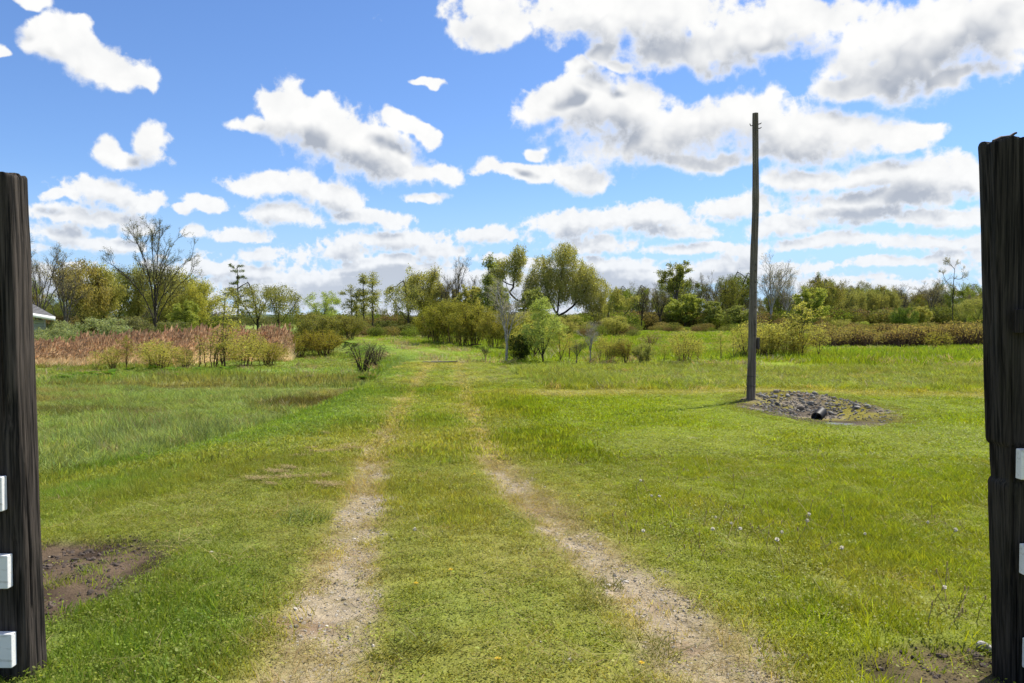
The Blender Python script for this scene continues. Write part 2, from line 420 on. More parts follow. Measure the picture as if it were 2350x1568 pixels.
def m_ground():
    m, t, out = material('ground')
    a = t.node('ShaderNodeAttribute', attribute_name='tint')
    P = t.node('ShaderNodeNewGeometry')
    n1 = t.noise(P, 9, 6, .65); n2 = t.noise(P, 70, 3, .6)
    f = t.m('ADD', t.rng(n1, .25, .75, .62, 1.3, False), t.rng(n2, .2, .8, -.25, .25, False))
    t.l.new(princ(t, _scale(t, a, f), .95, .1, bump(t, t.m('ADD', n1, t.m('MULTIPLY', n2, .5)), .8, .03)), out.inputs[0])
    return m
def m_leaf(name, src, trans=.5, rough=.45, var=.5, spec=.35, tmul=(1.15, 1.1, .55)):
    """thin leaves: light passes through; src is an instancer attribute or the object's own colour"""
    m, t, out = material(name)
    if src == 'tint':
        c = t.node('ShaderNodeAttribute', attribute_name='tint', attribute_type='INSTANCER')
        rnd = t.node('ShaderNodeNewGeometry', out='Random Per Island')
    else:
        oi = t.n.new('ShaderNodeObjectInfo'); c = oi.outputs['Color']
        rnd = t.node('ShaderNodeNewGeometry', out='Random Per Island')
    c = _scale(t, c, t.rng(rnd, 0, 1, 1 - var * .6, 1 + var * .6, False))
    c = t.mix(t.m('MULTIPLY', t.m('FRACT', t.m('MULTIPLY', rnd, 17.3)), .35), c, t.v('MULTIPLY', c, (1.35, 1.0, .8)))
    p = princ(t, c, rough, spec)
    tr = t.node('ShaderNodeBsdfTranslucent', {0: t.v('MULTIPLY', c, tmul)})
    mx = t.node('ShaderNodeMixShader', {0: trans, 1: p, 2: tr})
    t.l.new(mx, out.inputs[0]); return m
def m_bark():
    m, t, out = material('bark')
    oi = t.n.new('ShaderNodeObjectInfo')
    tc = t.n.new('ShaderNodeTexCoord')
    n = t.noise(t.v('MULTIPLY', tc.outputs['Object'], (1, 1, .3)), 9, 4, .6)
    c = _scale(t, oi.outputs['Color'], t.rng(n, .25, .75, .55, 1.45, False))
    t.l.new(princ(t, c, .9, .15), out.inputs[0]); return m
def m_plain(name, col, rough=.8, spec=.3, scale=8., amt=.35, bs=.2, bd=.01, stretch=(1, 1, 1), metal=0.):
    m, t, out = material(name)
    tc = t.n.new('ShaderNodeTexCoord')
    n = t.noise(t.v('MULTIPLY', tc.outputs['Object'], stretch), scale, 6, .6)
    c = _scale(t, (*col[:3],), t.rng(n, .25, .75, 1 - amt, 1 + amt, False))
    t.l.new(princ(t, c, rough, spec, bump(t, n, bs, bd), Metallic=metal), out.inputs[0]); return m
def m_timber(name, c0, c1, c2=None, streak=48.):
    """old weathered timber: grain and checks running along z"""
    m, t, out = material(name)
    tc = t.n.new('ShaderNodeTexCoord')
    o = tc.outputs['Object']
    g = t.noise(t.v('MULTIPLY', o, (1, 1, .035)), streak, 5, .65)
    g2 = t.noise(t.v('MULTIPLY', o, (1, 1, .02)), streak * 2.3, 3, .6)
    b = t.noise(t.v('MULTIPLY', o, (1, 1, .35)), 6, 4, .6)
    f = t.rng(t.m('ADD', t.m('MULTIPLY', g, .6), t.m('MULTIPLY', g2, .4)), .38, .63)
    c = t.mix(f, (*c0, 1), (*c1, 1))
    if c2: c = t.mix(t.m('MULTIPLY', t.rng(b, .5, .75), .6), c, (*c2, 1))
    c = _scale(t, c, t.rng(b, .3, .7, .7, 1.25, False))
    t.l.new(princ(t, c, .88, .2, bump(t, t.m('ADD', g, t.m('MULTIPLY', g2, .6)), .9, .006)), out.inputs[0]); return m
M_GROUND = m_ground()
M_GRASS = m_leaf('grass', 'tint', .50, .5, .5, .22)
M_BRUSH = m_leaf('brush_leaf', 'tint', .45, .7, .5, .05)
M_LEAF = m_leaf('leaf', 'object', .50, .65, .55, .08)
M_BARK = m_bark()
M_FLUFF = m_plain('seed_fluff', (.85, .81, .70), .9, .1, amt=.1)
M_STALK = m_plain('stalk', (.30, .25, .09), .7, .2, amt=.2)
M_SPENT = m_plain('spent_head', (.34, .25, .12), .8, .2, amt=.3)
M_PETAL = m_plain('petal', (.75, .50, .015), .6, .3, amt=.15)

# ------------------------------------------------------------------ ground, track, bed of the hollow, hill
def sheet(name, xs, ys, lift=0.0, keep=None, mat=M_GROUND, colf=gndcol):
    x, y = np.meshgrid(xs, ys); z = H(x, y) + lift
    V = np.stack([x, y, z], -1).reshape(-1, 3)
    nx, ny = len(xs), len(ys)
    i, j = np.meshgrid(np.arange(ny - 1), np.arange(nx - 1), indexing='ij')
    F = np.stack([i * nx + j, i * nx + j + 1, (i + 1) * nx + j + 1, (i + 1) * nx + j], -1).reshape(-1, 4)
    if keep is not None:
        k = keep(x, y).ravel(); F = F[k[F].all(1)]
    c = colf(x, y).reshape(-1, 3)
    return link(name, mesh(name, V, F, [mat], smooth=True, attrs={'tint': ('FLOAT_COLOR', 'POINT', rgba(c))}))
def grow_axis(a, b, n): return a * (b / a) ** np.linspace(0, 1, n)
xs = np.concatenate([-np.flip(grow_axis(10, 2500, 60))[:-1], np.arange(-10, 12, .07), grow_axis(12, 2500, 60)])
ys = np.concatenate([np.linspace(-60, 2, 25)[:-1], np.arange(2, 9, .05), np.arange(9, 18, .09), grow_axis(18, 80, 110), grow_axis(80, 4500, 50)[1:]])
tag(sheet('ground', xs, ys), kind='structure')
# the two-wheel track: a strip that follows its middle line
yy = np.concatenate([np.arange(-3, 9, .05), np.arange(9, 28, .1), grow_axis(28, 60, 80)])
off = np.arange(-1.5, 1.51, .06)
X = xc(yy)[:, None] + off[None] ; Y = np.broadcast_to(yy[:, None], X.shape)
V = np.stack([X, Y, H(X, Y) + .004], -1).reshape(-1, 3); nx = len(off)
i, j = np.meshgrid(np.arange(len(yy) - 1), np.arange(nx - 1), indexing='ij')
F = np.stack([i * nx + j, i * nx + j + 1, (i + 1) * nx + j + 1, (i + 1) * nx + j], -1).reshape(-1, 4)
tag(link('track', mesh('track', V, F, [M_GROUND], smooth=True, attrs={'tint': ('FLOAT_COLOR', 'POINT', rgba(gndcol(X, Y).reshape(-1, 3)))})), kind='structure')

def bedcol(x, y):
    n = fbm(x * 2.2, y * 2.2, 101, 4)
    c = lc((.085, .066, .046), (.24, .20, .145), ss(n, .35, .65))
    moss = ss(fbm(x * 1.3 + 4, y * 1.3, 105, 3) + .25 * ss(x, 5.8, 6.6) - .1, .45, .62)
    c = lc(c, (.24, .21, .025), moss * .8)
    rust = ss(fbm(x * 1.7, y * 1.2, 109, 3), .55, .66) * ss(y, 14.8, 15.8)
    c = lc(c, (.19, .095, .04), .45 * rust)
    wet = 1 - ss(np.hypot((x - 5.5) / 1.2, (y - 13.35) / .5), .7, 1.2)
    return lc(c, (.055, .04, .028), .6 * wet)
bed = tag(sheet('stone_bed', np.arange(HC[0] - 2.6, HC[0] + 2.6, .05), np.arange(HC[1] - 3, HC[1] + 3, .06), .006,
                lambda x, y: hollow_r(x, y) < 1.0 + .22 * (fbm(x * 3.3, y * 3.3, 93, 3) - .5), colf=bedcol), kind='structure')

hx = np.linspace(-2600, 2600, 260); hy = np.linspace(1150, 2300, 40)
x, y = np.meshgrid(hx, hy)
prof = np.interp(x, [-2600, -900, -300, 200, 500, 900, 1300, 2600], [12, 14, 10, 9, 16, 44, 62, 60])
z = prof * ss(y, 1150, 1500) * (1 - .4 * ss(y, 1700, 2300)) + 16 * (fbm(x * .004, y * .004, 3, 4) - .5) * ss(y, 1180, 1400) + 5 * (fbm(x * .05, y * .03, 13, 3) - .5) - 2
nx = len(hx); i, j = np.meshgrid(np.arange(len(hy) - 1), np.arange(nx - 1), indexing='ij')
F = np.stack([i * nx + j, i * nx + j + 1, (i + 1) * nx + j + 1, (i + 1) * nx + j], -1).reshape(-1, 4)
def m_hill():
    m, t, out = material('wooded_hill')
    P = t.node('ShaderNodeNewGeometry')
    n = t.noise(P, .05, 6, .7)
    c = t.mix(t.rng(n, .35, .65), (.055, .085, .06, 1), (.12, .15, .10, 1))  # distance haze is painted into these bluish greens
    t.l.new(princ(t, c, 1, 0, bump(t, n, 1, 6)), out.inputs[0]); return m
tag(link('hill', mesh('hill', np.stack([x, y, z], -1).reshape(-1, 3), F, [m_hill()])), kind='structure')

# ------------------------------------------------------------------ scattering of things nobody could count
PROTO = {}
def proto_collection(name, meshes):
    c = bpy.data.collections.new(name)
    for k, me in enumerate(meshes):
        o = bpy.data.objects.new('%s_%02d' % (name, k), me); c.objects.link(o)
    return c
def scatter(name, label, cat, pts, rot, scl, idx, tint, protos):
    n = len(pts)
    me = bpy.data.meshes.new(name); me.vertices.add(n); me.vertices.foreach_set('co', np.asarray(pts, np.float32).ravel())
    for k, typ, arr in (('rot', 'FLOAT_VECTOR', rot), ('scl', 'FLOAT_VECTOR', scl), ('pick', 'INT', idx), ('tint', 'FLOAT_COLOR', rgba(tint))):
        a = me.attributes.new(k, typ, 'POINT')
        a.data.foreach_set('color' if typ == 'FLOAT_COLOR' else 'vector' if typ == 'FLOAT_VECTOR' else 'value', np.asarray(arr, np.int32 if typ == 'INT' else np.float32).ravel())
    o = link(name, me); tag(o, label, cat, kind='stuff')
    g = bpy.data.node_groups.new(name + '_spread', 'GeometryNodeTree'); g.is_modifier = True
    g.interface.new_socket('Geometry', in_out='INPUT', socket_type='NodeSocketGeometry')
    g.interface.new_socket('Geometry', in_out='OUTPUT', socket_type='NodeSocketGeometry')
    N, L = g.nodes, g.links
    gi, go = N.new('NodeGroupInput'), N.new('NodeGroupOutput')
    ci = N.new('GeometryNodeCollectionInfo'); ci.inputs['Collection'].default_value = proto_collection(name + '_kind', protos)
    ci.inputs['Separate Children'].default_value = True; ci.inputs['Reset Children'].default_value = True
    ip = N.new('GeometryNodeInstanceOnPoints'); ip.inputs['Pick Instance'].default_value = True
    def na(k, typ):
        a = N.new('GeometryNodeInputNamedAttribute'); a.data_type = typ; a.inputs['Name'].default_value = k
        return [s for s in a.outputs if s.enabled and s.name == 'Attribute'][0]
    er = N.new('FunctionNodeEulerToRotation'); L.new(na('rot', 'FLOAT_VECTOR'), er.inputs[0])
    L.new(gi.outputs[0], ip.inputs['Points']); L.new(ci.outputs[0], ip.inputs['Instance'])
    L.new(na('pick', 'INT'), ip.inputs['Instance Index']); L.new(er.outputs[0], ip.inputs['Rotation']); L.new(na('scl', 'FLOAT_VECTOR'), ip.inputs['Scale'])
    L.new(ip.outputs[0], go.inputs[0])
    md = o.modifiers.new('spread', 'NODES'); md.node_group = g
    return o

def blades(rng, n, rad, h0, h1, w, bend=.5, wind=(.0, .0), lean=.35, segs=2, square=False):
    """a tuft of n tapering, bent blades -> V, quads, tris"""
    if square: bx, by = rng.uniform(-rad, rad, n), rng.uniform(-rad, rad, n)
    else:
        rr = rad * np.sqrt(rng.random(n)); th = rng.random(n) * 2 * math.pi; bx, by = rr * np.cos(th), rr * np.sin(th)
    h = rng.uniform(h0, h1, n); az = rng.random(n) * 2 * math.pi
    dx, dy = np.cos(az) * lean + wind[0], np.sin(az) * lean + wind[1]
    wv = w * rng.uniform(.7, 1.3, n); fa = rng.random(n) * math.pi
    wx, wy = np.cos(fa) * wv / 2, np.sin(fa) * wv / 2
    bd = bend * rng.uniform(.3, 1.4, n)
    V = []
    for k in range(segs + 1):
        s = k / segs; ww = 1 - .85 * s ** 1.5
        cx = bx + dx * h * (s * .6 + bd * s * s); cyy = by + dy * h * (s * .6 + bd * s * s); cz = h * s * (1 - .25 * bd * s) - .01
        V += [np.stack([cx - wx * ww, cyy - wy * ww, cz], -1), np.stack([cx + wx * ww, cyy + wy * ww, cz], -1)]
    V = np.stack(V, 1).reshape(-1, 3); st = 2 * (segs + 1)
    base = np.arange(n)[:, None] * st
    F = np.concatenate([base + np.array([[2 * k, 2 * k + 1, 2 * k + 3, 2 * k + 2]]) for k in range(segs)])
    return V, F
rg = np.random.default_rng(11)
def tuft(name, *a, **k):
    V, F = blades(rg, *a, **k); return mesh(name, V, F, [M_GRASS], smooth=True)
WIND = (-.12, -.02)
P_LAWN = [tuft('lawn_tuft', 60, .10, .014, .040, .0042, .6, WIND, .55) for _ in range(4)]
P_LAWN2 = [tuft('grass_tuft', 50, .11, .03, .075, .0046, .7, WIND, .45, segs=3) for _ in range(4)]
def weed():
    """low clover-like weed: small round leaves on short stalks"""
    n = 46; rr = .10 * np.sqrt(rg.random(n)); th = rg.random(n) * 6.283
    c = np.stack([rr * np.cos(th), rr * np.sin(th), rg.uniform(.008, .035, n)], -1)
    V, F = [], []
    for q in range(n):
        a = rg.random() * 6.283; tl = rg.normal(0, .3, 2); s = rg.uniform(.003, .006)
        ring = np.array([(math.cos(a + u) * s * (1.5 if i % 3 == 0 else 1), math.sin(a + u) * s, 0) for i, u in enumerate(np.linspace(0, 6.283, 6, endpoint=False))])
        ring[:, 2] = ring[:, 0] * tl[0] + ring[:, 1] * tl[1]
        V.append(c[q] + ring); F.append(np.array([[0, 1, 2, 3], [0, 3, 4, 5]]) + q * 6)
    return mesh('weed', np.concatenate(V), np.concatenate(F), [M_GRASS])
P_WEED = [weed() for _ in range(3)]
P_STRAW = [tuft('straw', 30, .14, .02, .07, .0035, 1.6, WIND, 1.6) for _ in range(3)]
P_MID = [tuft('mid_grass', 56, .24, .025, .06, .012, .7, WIND, .5) for _ in range(4)]
P_TALL = [tuft('tall_grass', 40, .20, .14, .34, .013, .8, (-.22, -.03), .35, segs=3) for _ in range(4)]
P_FAR = [tuft('far_grass', 54, .55, .10, .24, .028, .7, (-.15, -.02), .4) for _ in range(4)]
P_FARTALL = [tuft('far_tall_grass', 54, .55, .25, .55, .026, .7, (-.25, -.02), .4) for _ in range(4)]

def sample(rng, n, y0, y1, spread=.74, x0=-99, x1=99):
    """points even per ground area inside the widened view"""
    y = np.sqrt(rng.uniform(y0 * y0, y1 * y1, n)); x = rng.uniform(-1, 1, n) * (y * spread + .6)
    return x[(x > x0) & (x < x1)], y[(x > x0) & (x < x1)]
BIG_H = lambda x, y: hollow_r(x, y)
def finish(x, y, rng, hs, idx, col, jit=.22, lean=.12):
    n = len(x)
    pts = np.stack([x, y, H(x, y)], -1)
    rot = np.stack([rng.normal(0, lean, n), rng.normal(0, lean, n), rng.random(n) * 6.283], -1)
    s = rng.uniform(.75, 1.3, n)
    scl = np.stack([s, s, s * hs], -1)
    col = np.clip(col * rng.uniform(1 - jit, 1 + jit, (n, 1)) * (1 + rng.normal(0, .05, (n, 3))), .005, .9)
    return pts, rot, scl, idx, col
def cat(*parts): return [np.concatenate(p) for p in zip(*parts)]

rg = np.random.default_rng(21)
# near lawn (2.2 to 9 m)
x, y = sample(rg, 25000, 2.2, 9.2, .80)
lushn = fbm(x * .8, y * .8, 141, 4)
c = xc(y); offc = np.abs(x - c); g = gravel_mask(x, y); m = mud_mask(x, y); d = dry_mask(x, y)
keep = (rg.random(len(x)) > .90 * g) & (rg.random(len(x)) > .93 * m)
x, y, lushn, offc, d, c = [q[keep] for q in (x, y, lushn, offc, d, c)]
left = x < c - 1.7
lush = np.clip(ss(lushn, .42, .62) * (1 - .8 * d) + .35 * (left & (y < 5)) + .25 * ((x - c) > 2.6), 0, 1)
kind = rg.random(len(x))
weedy = np.clip(.5 * (1 - ss(offc, 1.6, 3.2)) + .15, 0, 1)
straw = .5 * ss(d, .45, .8) + .03
idx = np.where(kind < straw, 11 + rg.integers(0, 3, len(x)), np.where(rg.random(len(x)) < weedy * .6, 8 + rg.integers(0, 3, len(x)), np.where(rg.random(len(x)) < lush, 4 + rg.integers(0, 4, len(x)), rg.integers(0, 4, len(x)))))
hs = np.clip(.75 + .55 * lush, .5, 1.4) * np.where(x - c > 2.4, .72, 1.)
col = gcol(x, y); col = np.where((idx >= 11)[:, None], np.array((.42, .36, .18)), col); col = np.where(((idx >= 8) & (idx < 11))[:, None], lc(col, np.array((.28, .31, .05)), np.full(len(x), .5)), col)
near = finish(x, y, rg, hs, idx, col)
protos = P_LAWN + P_LAWN2 + P_WEED + P_STRAW
scatter('lawn_grass', 'short mown grass, clover and dead blades over the near lawn and track', 'grass', *near, protos)
# middle distance (9 to 19 m)
x, y = sample(rg, 22000, 8.8, 19.5, .78)
d = dry_mask(x, y); c = xc(y)
unm = (x < xb(y)) 
keep = ~unm & (hollow_r(x, y) > .98) & (rg.random(len(x)) > .75 * gravel_mask(x, y))
x, y, d, c = x[keep], y[keep], d[keep], c[keep]
hs = np.clip(.55 + .9 * ss(fbm(x * .5, y * .5, 151, 3), .4, .65) * (1 - d), .35, 1.4) * np.where(x > c + 2, .42, 1.)
idx = np.where(rg.random(len(x)) < .35 * ss(d, .45, .9), 4 + rg.integers(0, 3, len(x)), rg.integers(0, 4, len(x)))
col = np.where((idx >= 4)[:, None], np.array((.41, .36, .18)), gcol(x, y))
scatter('mown_grass', 'mown grass on the bank, verge and lawn beyond the gateway', 'grass', *finish(x, y, rg, hs, idx, col, .3), P_MID + P_STRAW)
# unmown grass: left of the bank and right beyond the cross track
x, y = sample(rg, 30000, 8.5, 29.5, .80)
c = xc(y)
lft = (x < xb(y) + .1 * rg.normal(size=len(x))) & (y > 9.5)
rgt = (x > c + 2.6 - .06 * (y - 18)) & (y > 18.3 + .25 * rg.normal(size=len(x)))
mid = (np.abs(x - c) < 4.5) & (y > 18.3) & ~lft & ~rgt
keep = lft | rgt | (mid & (rg.random(len(x)) < .8))
x, y, lft, mid = x[keep], y[keep], lft[keep], mid[keep]
hn = ss(fbm(x * .35, y * .35, 161, 3), .40, .62)
lushp = np.exp(-((x + 6.4) / 2.4) ** 2 - ((y - 14.6) / 2.6) ** 2)
hs = np.where(mid, .16, np.where(lft, .32 + .34 * hn + .75 * lushp, .36 + .3 * hn))
col = gcol(x, y); col = lc(col, (.26, .34, .14), .7 * lushp)
tall = rg.random(len(x)) < .05
col = np.where(tall[:, None], np.array((.38, .33, .17)), col)
scatter('meadow_grass', 'longer unmown meadow grass on both sides of the track', 'grass', *finish(x, y, rg, hs * rg.uniform(.6, 1.4, len(x)), rg.integers(0, 4, len(x)), col, .4), P_TALL)
# far meadow
x, y = sample(rg, 26000, 28, 95, .74)
keep = rg.random(len(x)) < np.clip(1.5 - y / 90, .2, 1)
x, y = x[keep], y[keep]; c = xc(y)
hs = (.45 + .8 * ss(fbm(x * .15, y * .2, 171, 3), .45, .65)) * np.where(np.abs(x - c) < 2.0, .2, 1.)
idx = rg.integers(0, 4, len(x))
col = gcol(x, y)
ditch = np.exp(-((y - 28.8 - .03 * x) / .9) ** 2) * (x > 1.5)
straw = rg.random(len(x)) < .75 * ditch + .04
idx = np.where(straw, idx + 4, idx); col = np.where(straw[:, None], np.array((.37, .31, .20)), col); hs = np.where(straw, .55, hs)
scatter('far_meadow_grass', 'green meadow grass stretching to the shrubs and trees', 'grass', *finish(x, y, rg, hs, idx, col), P_FAR + P_FARTALL)

# gravel in the wheel ruts
M_PEB = None
def m_stone(name, src):
    m, t, out = material(name)
    if src == 'tint': c = t.node('ShaderNodeAttribute', attribute_name='tint', attribute_type='INSTANCER')
    else: c = t.n.new('ShaderNodeObjectInfo').outputs['Color']
    tc = t.n.new('ShaderNodeTexCoord'); n = t.noise(tc.outputs['Object'], 14 if src != 'tint' else 60, 5, .6)
    t.l.new(princ(t, _scale(t, c, t.rng(n, .25, .75, .75, 1.25, False)), .8, .3, bump(t, n, .4, .01)), out.inputs[0]); return m
M_PEB = m_stone('pebble', 'tint'); M_STONE = m_stone('stone', 'object')
import bmesh
def stone_mesh(name, rng, sub, mat, flat=.6, amt=.28):
    bm = bmesh.new(); bmesh.ops.create_icosphere(bm, subdivisions=sub, radius=.5)
    dirs = rng.normal(size=(7, 3)); dirs /= np.linalg.norm(dirs, axis=1)[:, None]; dep = rng.uniform(.26, .46, 7)
    for v in bm.verts:
        p = np.array(v.co)
        for dd, e in zip(dirs, dep):
            k = p @ dd
            if k > e: p = p - dd * (k - e) * .9
        p = p * (1 + rng.normal(0, amt * .15)); p[2] *= flat
        v.co = p
    me = bpy.data.meshes.new(name); bm.to_mesh(me); bm.free(); me.materials.append(mat); return me
rg = np.random.default_rng(31)
P_PEB = [stone_mesh('pebble', rg, 1, M_PEB) for _ in range(5)]
x = []; y = []
n = 90000; xx, yv = sample(rg, n, 2.2, 9.5, .72)
g = gravel_mask(xx, yv); keep = rg.random(len(xx)) < g * .95 + .004 * (np.abs(xx - xc(yv)) < 1.8)
xx, yv = xx[keep], yv[keep]
n = len(xx); s = rg.lognormal(math.log(.013), .42, n)
tint = np.array([(.42, .38, .31), (.32, .29, .24), (.55, .50, .42), (.38, .32, .24), (.25, .23, .195)])[rg.integers(0, 5, n)] * rg.uniform(.75, 1.2, (n, 1))
pts = np.stack([xx, yv, H(xx, yv) + .005], -1)
scatter('gravel', 'pale grey gravel worn bare in the two wheel ruts', 'gravel', pts, np.stack([rg.normal(0, .3, n), rg.normal(0, .3, n), rg.random(n) * 6.28], -1), np.stack([s, s * rg.uniform(.7, 1.2, n), s], -1), rg.integers(0, 5, n), tint, P_PEB)
# clods of mud
xx, yv = sample(rg, 30000, 2.8, 7.5, .8)
m = mud_mask(xx, yv); keep = (rg.random(len(xx)) < m * .95 * ss(fbm(xx * 2.5, yv * 2.5, 201, 3), .34, .56)); xx, yv = xx[keep], yv[keep]; n = len(xx)
s = rg.lognormal(math.log(.022), .5, n)
scatter('mud_clods', 'dark crumbling clods of earth on the bare muddy patches', 'mud', np.stack([xx, yv, H(xx, yv)], -1), np.stack([rg.normal(0, .4, n), rg.normal(0, .4, n), rg.random(n) * 6.28], -1), np.stack([s, s, s], -1), rg.integers(0, 5, n), np.array((.075, .055, .042)) * rg.uniform(.6, 1.6, (n, 1)), P_PEB)

# ------------------------------------------------------------------ trees and shrubs: grown into their crown volume
def colonize(rng, lines, att, step, kill, infl, iters, trop=(0, 0, .05), jit=.12):
    """lines: polylines of trunk and limbs (each after the first starts at the nearest node); att: points the twigs grow towards"""
    P, par = [], []
    for ln in lines:
        ln = np.asarray(ln, float)
        seg = np.linalg.norm(np.diff(ln, axis=0), axis=1); cum = np.concatenate(([0], np.cumsum(seg)))
        n = max(2, int(cum[-1] / step) + 1); s = np.linspace(0, cum[-1], n)
        pts = np.stack([np.interp(s, cum, ln[:, k]) for k in range(3)], -1)
        pts[1:] += rng.normal(0, step * .10, (n - 1, 3)) * [1, 1, .4]
        last = -1
        if P:
            last = int(np.argmin(np.linalg.norm(np.array(P) - pts[0], axis=1))); pts = pts[1:]
        for p in pts: P.append(p); par.append(last); last = len(P) - 1
    P = list(map(np.asarray, P))
    att = np.asarray(att, float)
    pos = np.array(P); d2 = ((att[:, None] - pos[None]) ** 2).sum(-1)
    near = d2.argmin(1); nd = d2.min(1)
    alive = np.ones(len(att), bool); trop = np.asarray(trop)
    for _ in range(iters):
        ok = alive & (nd < infl * infl)
        if not ok.any():
            if not alive.any(): break
            ok = alive & (nd <= np.partition(nd[alive], min(20, alive.sum() - 1))[min(20, alive.sum() - 1)])
        u, inv = np.unique(near[ok], return_inverse=True)
        v = att[ok] - pos[near[ok]]; v /= np.linalg.norm(v, axis=1)[:, None] + 1e-9
        D = np.zeros((len(u), 3)); np.add.at(D, inv, v)
        D /= np.linalg.norm(D, axis=1)[:, None] + 1e-9
        D += trop + rng.normal(0, jit, D.shape); D /= np.linalg.norm(D, axis=1)[:, None]
        new = pos[u] + D * step
        base = len(pos)
        pos = np.vstack([pos, new]); par += list(u)
        al = np.where(alive)[0]
        dd = ((att[al][:, None] - new[None]) ** 2).sum(-1); k = dd.argmin(1); m = dd.min(1)
        bt = m < nd[al]; near[al[bt]] = base + k[bt]; nd[al[bt]] = m[bt]
        alive &= nd > kill * kill
        if len(pos) > 6000: break
    return pos, np.array(par)
def sprout(rng, lines, levels, step=.3, up=.12, jit=.05):
    """limbs that fork again and again; levels: (children per chain, length, angle, first fraction)"""
    pos, par = colonize(rng, lines, np.zeros((1, 3)), step, 99, .01, 0)
    P = [q for q in pos]; par = list(par)
    ch = [[] for _ in P]
    for i, p in enumerate(par):
        if p >= 0: ch[p].append(i)
    chains, seen = [], set()
    for i in range(len(P)):                                    # chains = the limbs as laid out
        if i in seen: continue
        c = [i]; seen.add(i)
        while True:
            nx = [k for k in ch[c[-1]] if k == c[-1] + 1]
            if not nx: break
            c.append(nx[0]); seen.add(nx[0])
        chains.append(c)
    chains = chains[1:] if len(chains) > 1 and len(chains[0]) < len(chains[1]) * 1.2 else chains
    for (m, L, ang, f0) in levels:
        nxt = []
        for c in chains:
            if len(c) < 2: continue
            mm = max(1, int(round(m * rng.uniform(.8, 1.2))))
            for f in np.sort(rng.uniform(f0, 1.0, mm)):
                k = c[min(len(c) - 1, int(f * (len(c) - 1) + .5))]; kp = par[k] if par[k] >= 0 else k
                T = P[k] - P[kp] if kp != k else np.array((0, 0, 1.)); T = T / (np.linalg.norm(T) + 1e-9)
                side = rng.normal(size=3); side -= T * (side @ T); side /= np.linalg.norm(side) + 1e-9
                d = T * math.cos(ang) + side * math.sin(ang * rng.uniform(.75, 1.25))
                ln = L * (1.15 - .65 * f) * rng.uniform(.7, 1.25); st = min(step, ln / 2.0); new = [k]
                for _ in range(max(2, int(ln / st))):
                    d = d + np.array((0, 0, up)) + rng.normal(0, jit, 3); d /= np.linalg.norm(d)
                    P.append(P[new[-1]] + d * st); par.append(new[-1]); new.append(len(P) - 1)
                nxt.append(new)
        chains = nxt
    return np.array(P), np.array(par)
def radii(par, tip, ex=2.3, cap=None):
    n = len(par); acc = np.zeros(n)
    for i in range(n - 1, -1, -1):
        if acc[i] == 0: acc[i] = tip ** ex
        if par[i] >= 0: acc[par[i]] += acc[i]
    r = acc ** (1 / ex)
    return np.minimum(r, cap) if cap else r
def wood(name, pos, par, r):
    """prisms along every segment, more sides where thicker"""
    i = np.where(par >= 0)[0]; p = par[i]
    a, b = pos[p], pos[i]; ra, rb = np.minimum(r[p], r[i] * 1.35), r[i]
    V, F, base = [], [], 0
    for k, sel in ((8, rb > .12), (5, (rb <= .12) & (rb > .03)), (3, rb <= .03)):
        if not sel.any(): continue
        A, B, r0, r1 = a[sel], b[sel], ra[sel], rb[sel]
        T = B - A; L = np.linalg.norm(T, axis=1)[:, None] + 1e-9; T = T / L
        A = A - T * L * .12
        ref = np.where(np.abs(T[:, 2:]) < .9, [[0, 0, 1.]], [[1., 0, 0]])
        U = np.cross(T, ref); U /= np.linalg.norm(U, axis=1)[:, None]; W = np.cross(T, U)
        th = np.linspace(0, 2 * math.pi, k, endpoint=False); c, s = np.cos(th)[None, :, None], np.sin(th)[None, :, None]
        ring = U[:, None] * c + W[:, None] * s
        v = np.concatenate([A[:, None] + ring * r0[:, None, None], B[:, None] + ring * r1[:, None, None]], 1)
        n = len(A); o = np.arange(n)[:, None] * 2 * k + base; j = np.arange(k)[None]; j2 = (np.arange(k) + 1)[None] % k
        F.append(np.stack([o + j, o + j2, o + k + j2, o + k + j], -1).reshape(-1, 4)); V.append(v.reshape(-1, 3)); base += n * 2 * k
    return mesh(name, np.concatenate(V), np.concatenate(F), [M_BARK], smooth=True)
def foliage(name, rng, pos, par, r, n, thr, spread, size, asp=2.2, droop=0., wind=(0, 0), zmin=0., clump=None):
    """n small leaf faces gathered round the thin twigs"""
    tips = np.where((r < thr) & (pos[:, 2] > zmin) & (par >= 0))[0]
    if clump is not None and len(tips):                        # some twigs carry much, some little
        wgt = rng.random(len(tips)) ** clump
        pick = rng.choice(tips, n, p=wgt / wgt.sum())
    else: pick = rng.choice(tips, n)
    c = pos[pick] + (pos[par[pick]] - pos[pick]) * rng.random((n, 1)) + rng.normal(0, spread, (n, 3))
    if droop:
        q = rng.random(n) ** 1.3 * droop
        c[:, 2] -= q; c[:, 0] += wind[0] * q; c[:, 1] += wind[1] * q
    ax = rng.normal(size=(n, 3)); ax[:, 2] -= 2.2 * (droop > 0); ax /= np.linalg.norm(ax, axis=1)[:, None]
    nr = rng.normal(size=(n, 3)); sd = np.cross(ax, nr); sd /= np.linalg.norm(sd, axis=1)[:, None]
    L = size * rng.uniform(.6, 1.4, n)[:, None]
    c[:, 2] = np.maximum(c[:, 2], .04)
    nn = np.cross(ax, sd)
    V = np.stack([c - ax * L * .5, c + sd * L / asp * .5 + nn * L * .06, c + ax * L * .5, c - sd * L / asp * .5 + nn * L * .06], 1).reshape(-1, 3)
    F = np.arange(n)[:, None] * 4 + np.array([[0, 1, 2, 3]])
    return mesh(name, V, F, [M_LEAF])
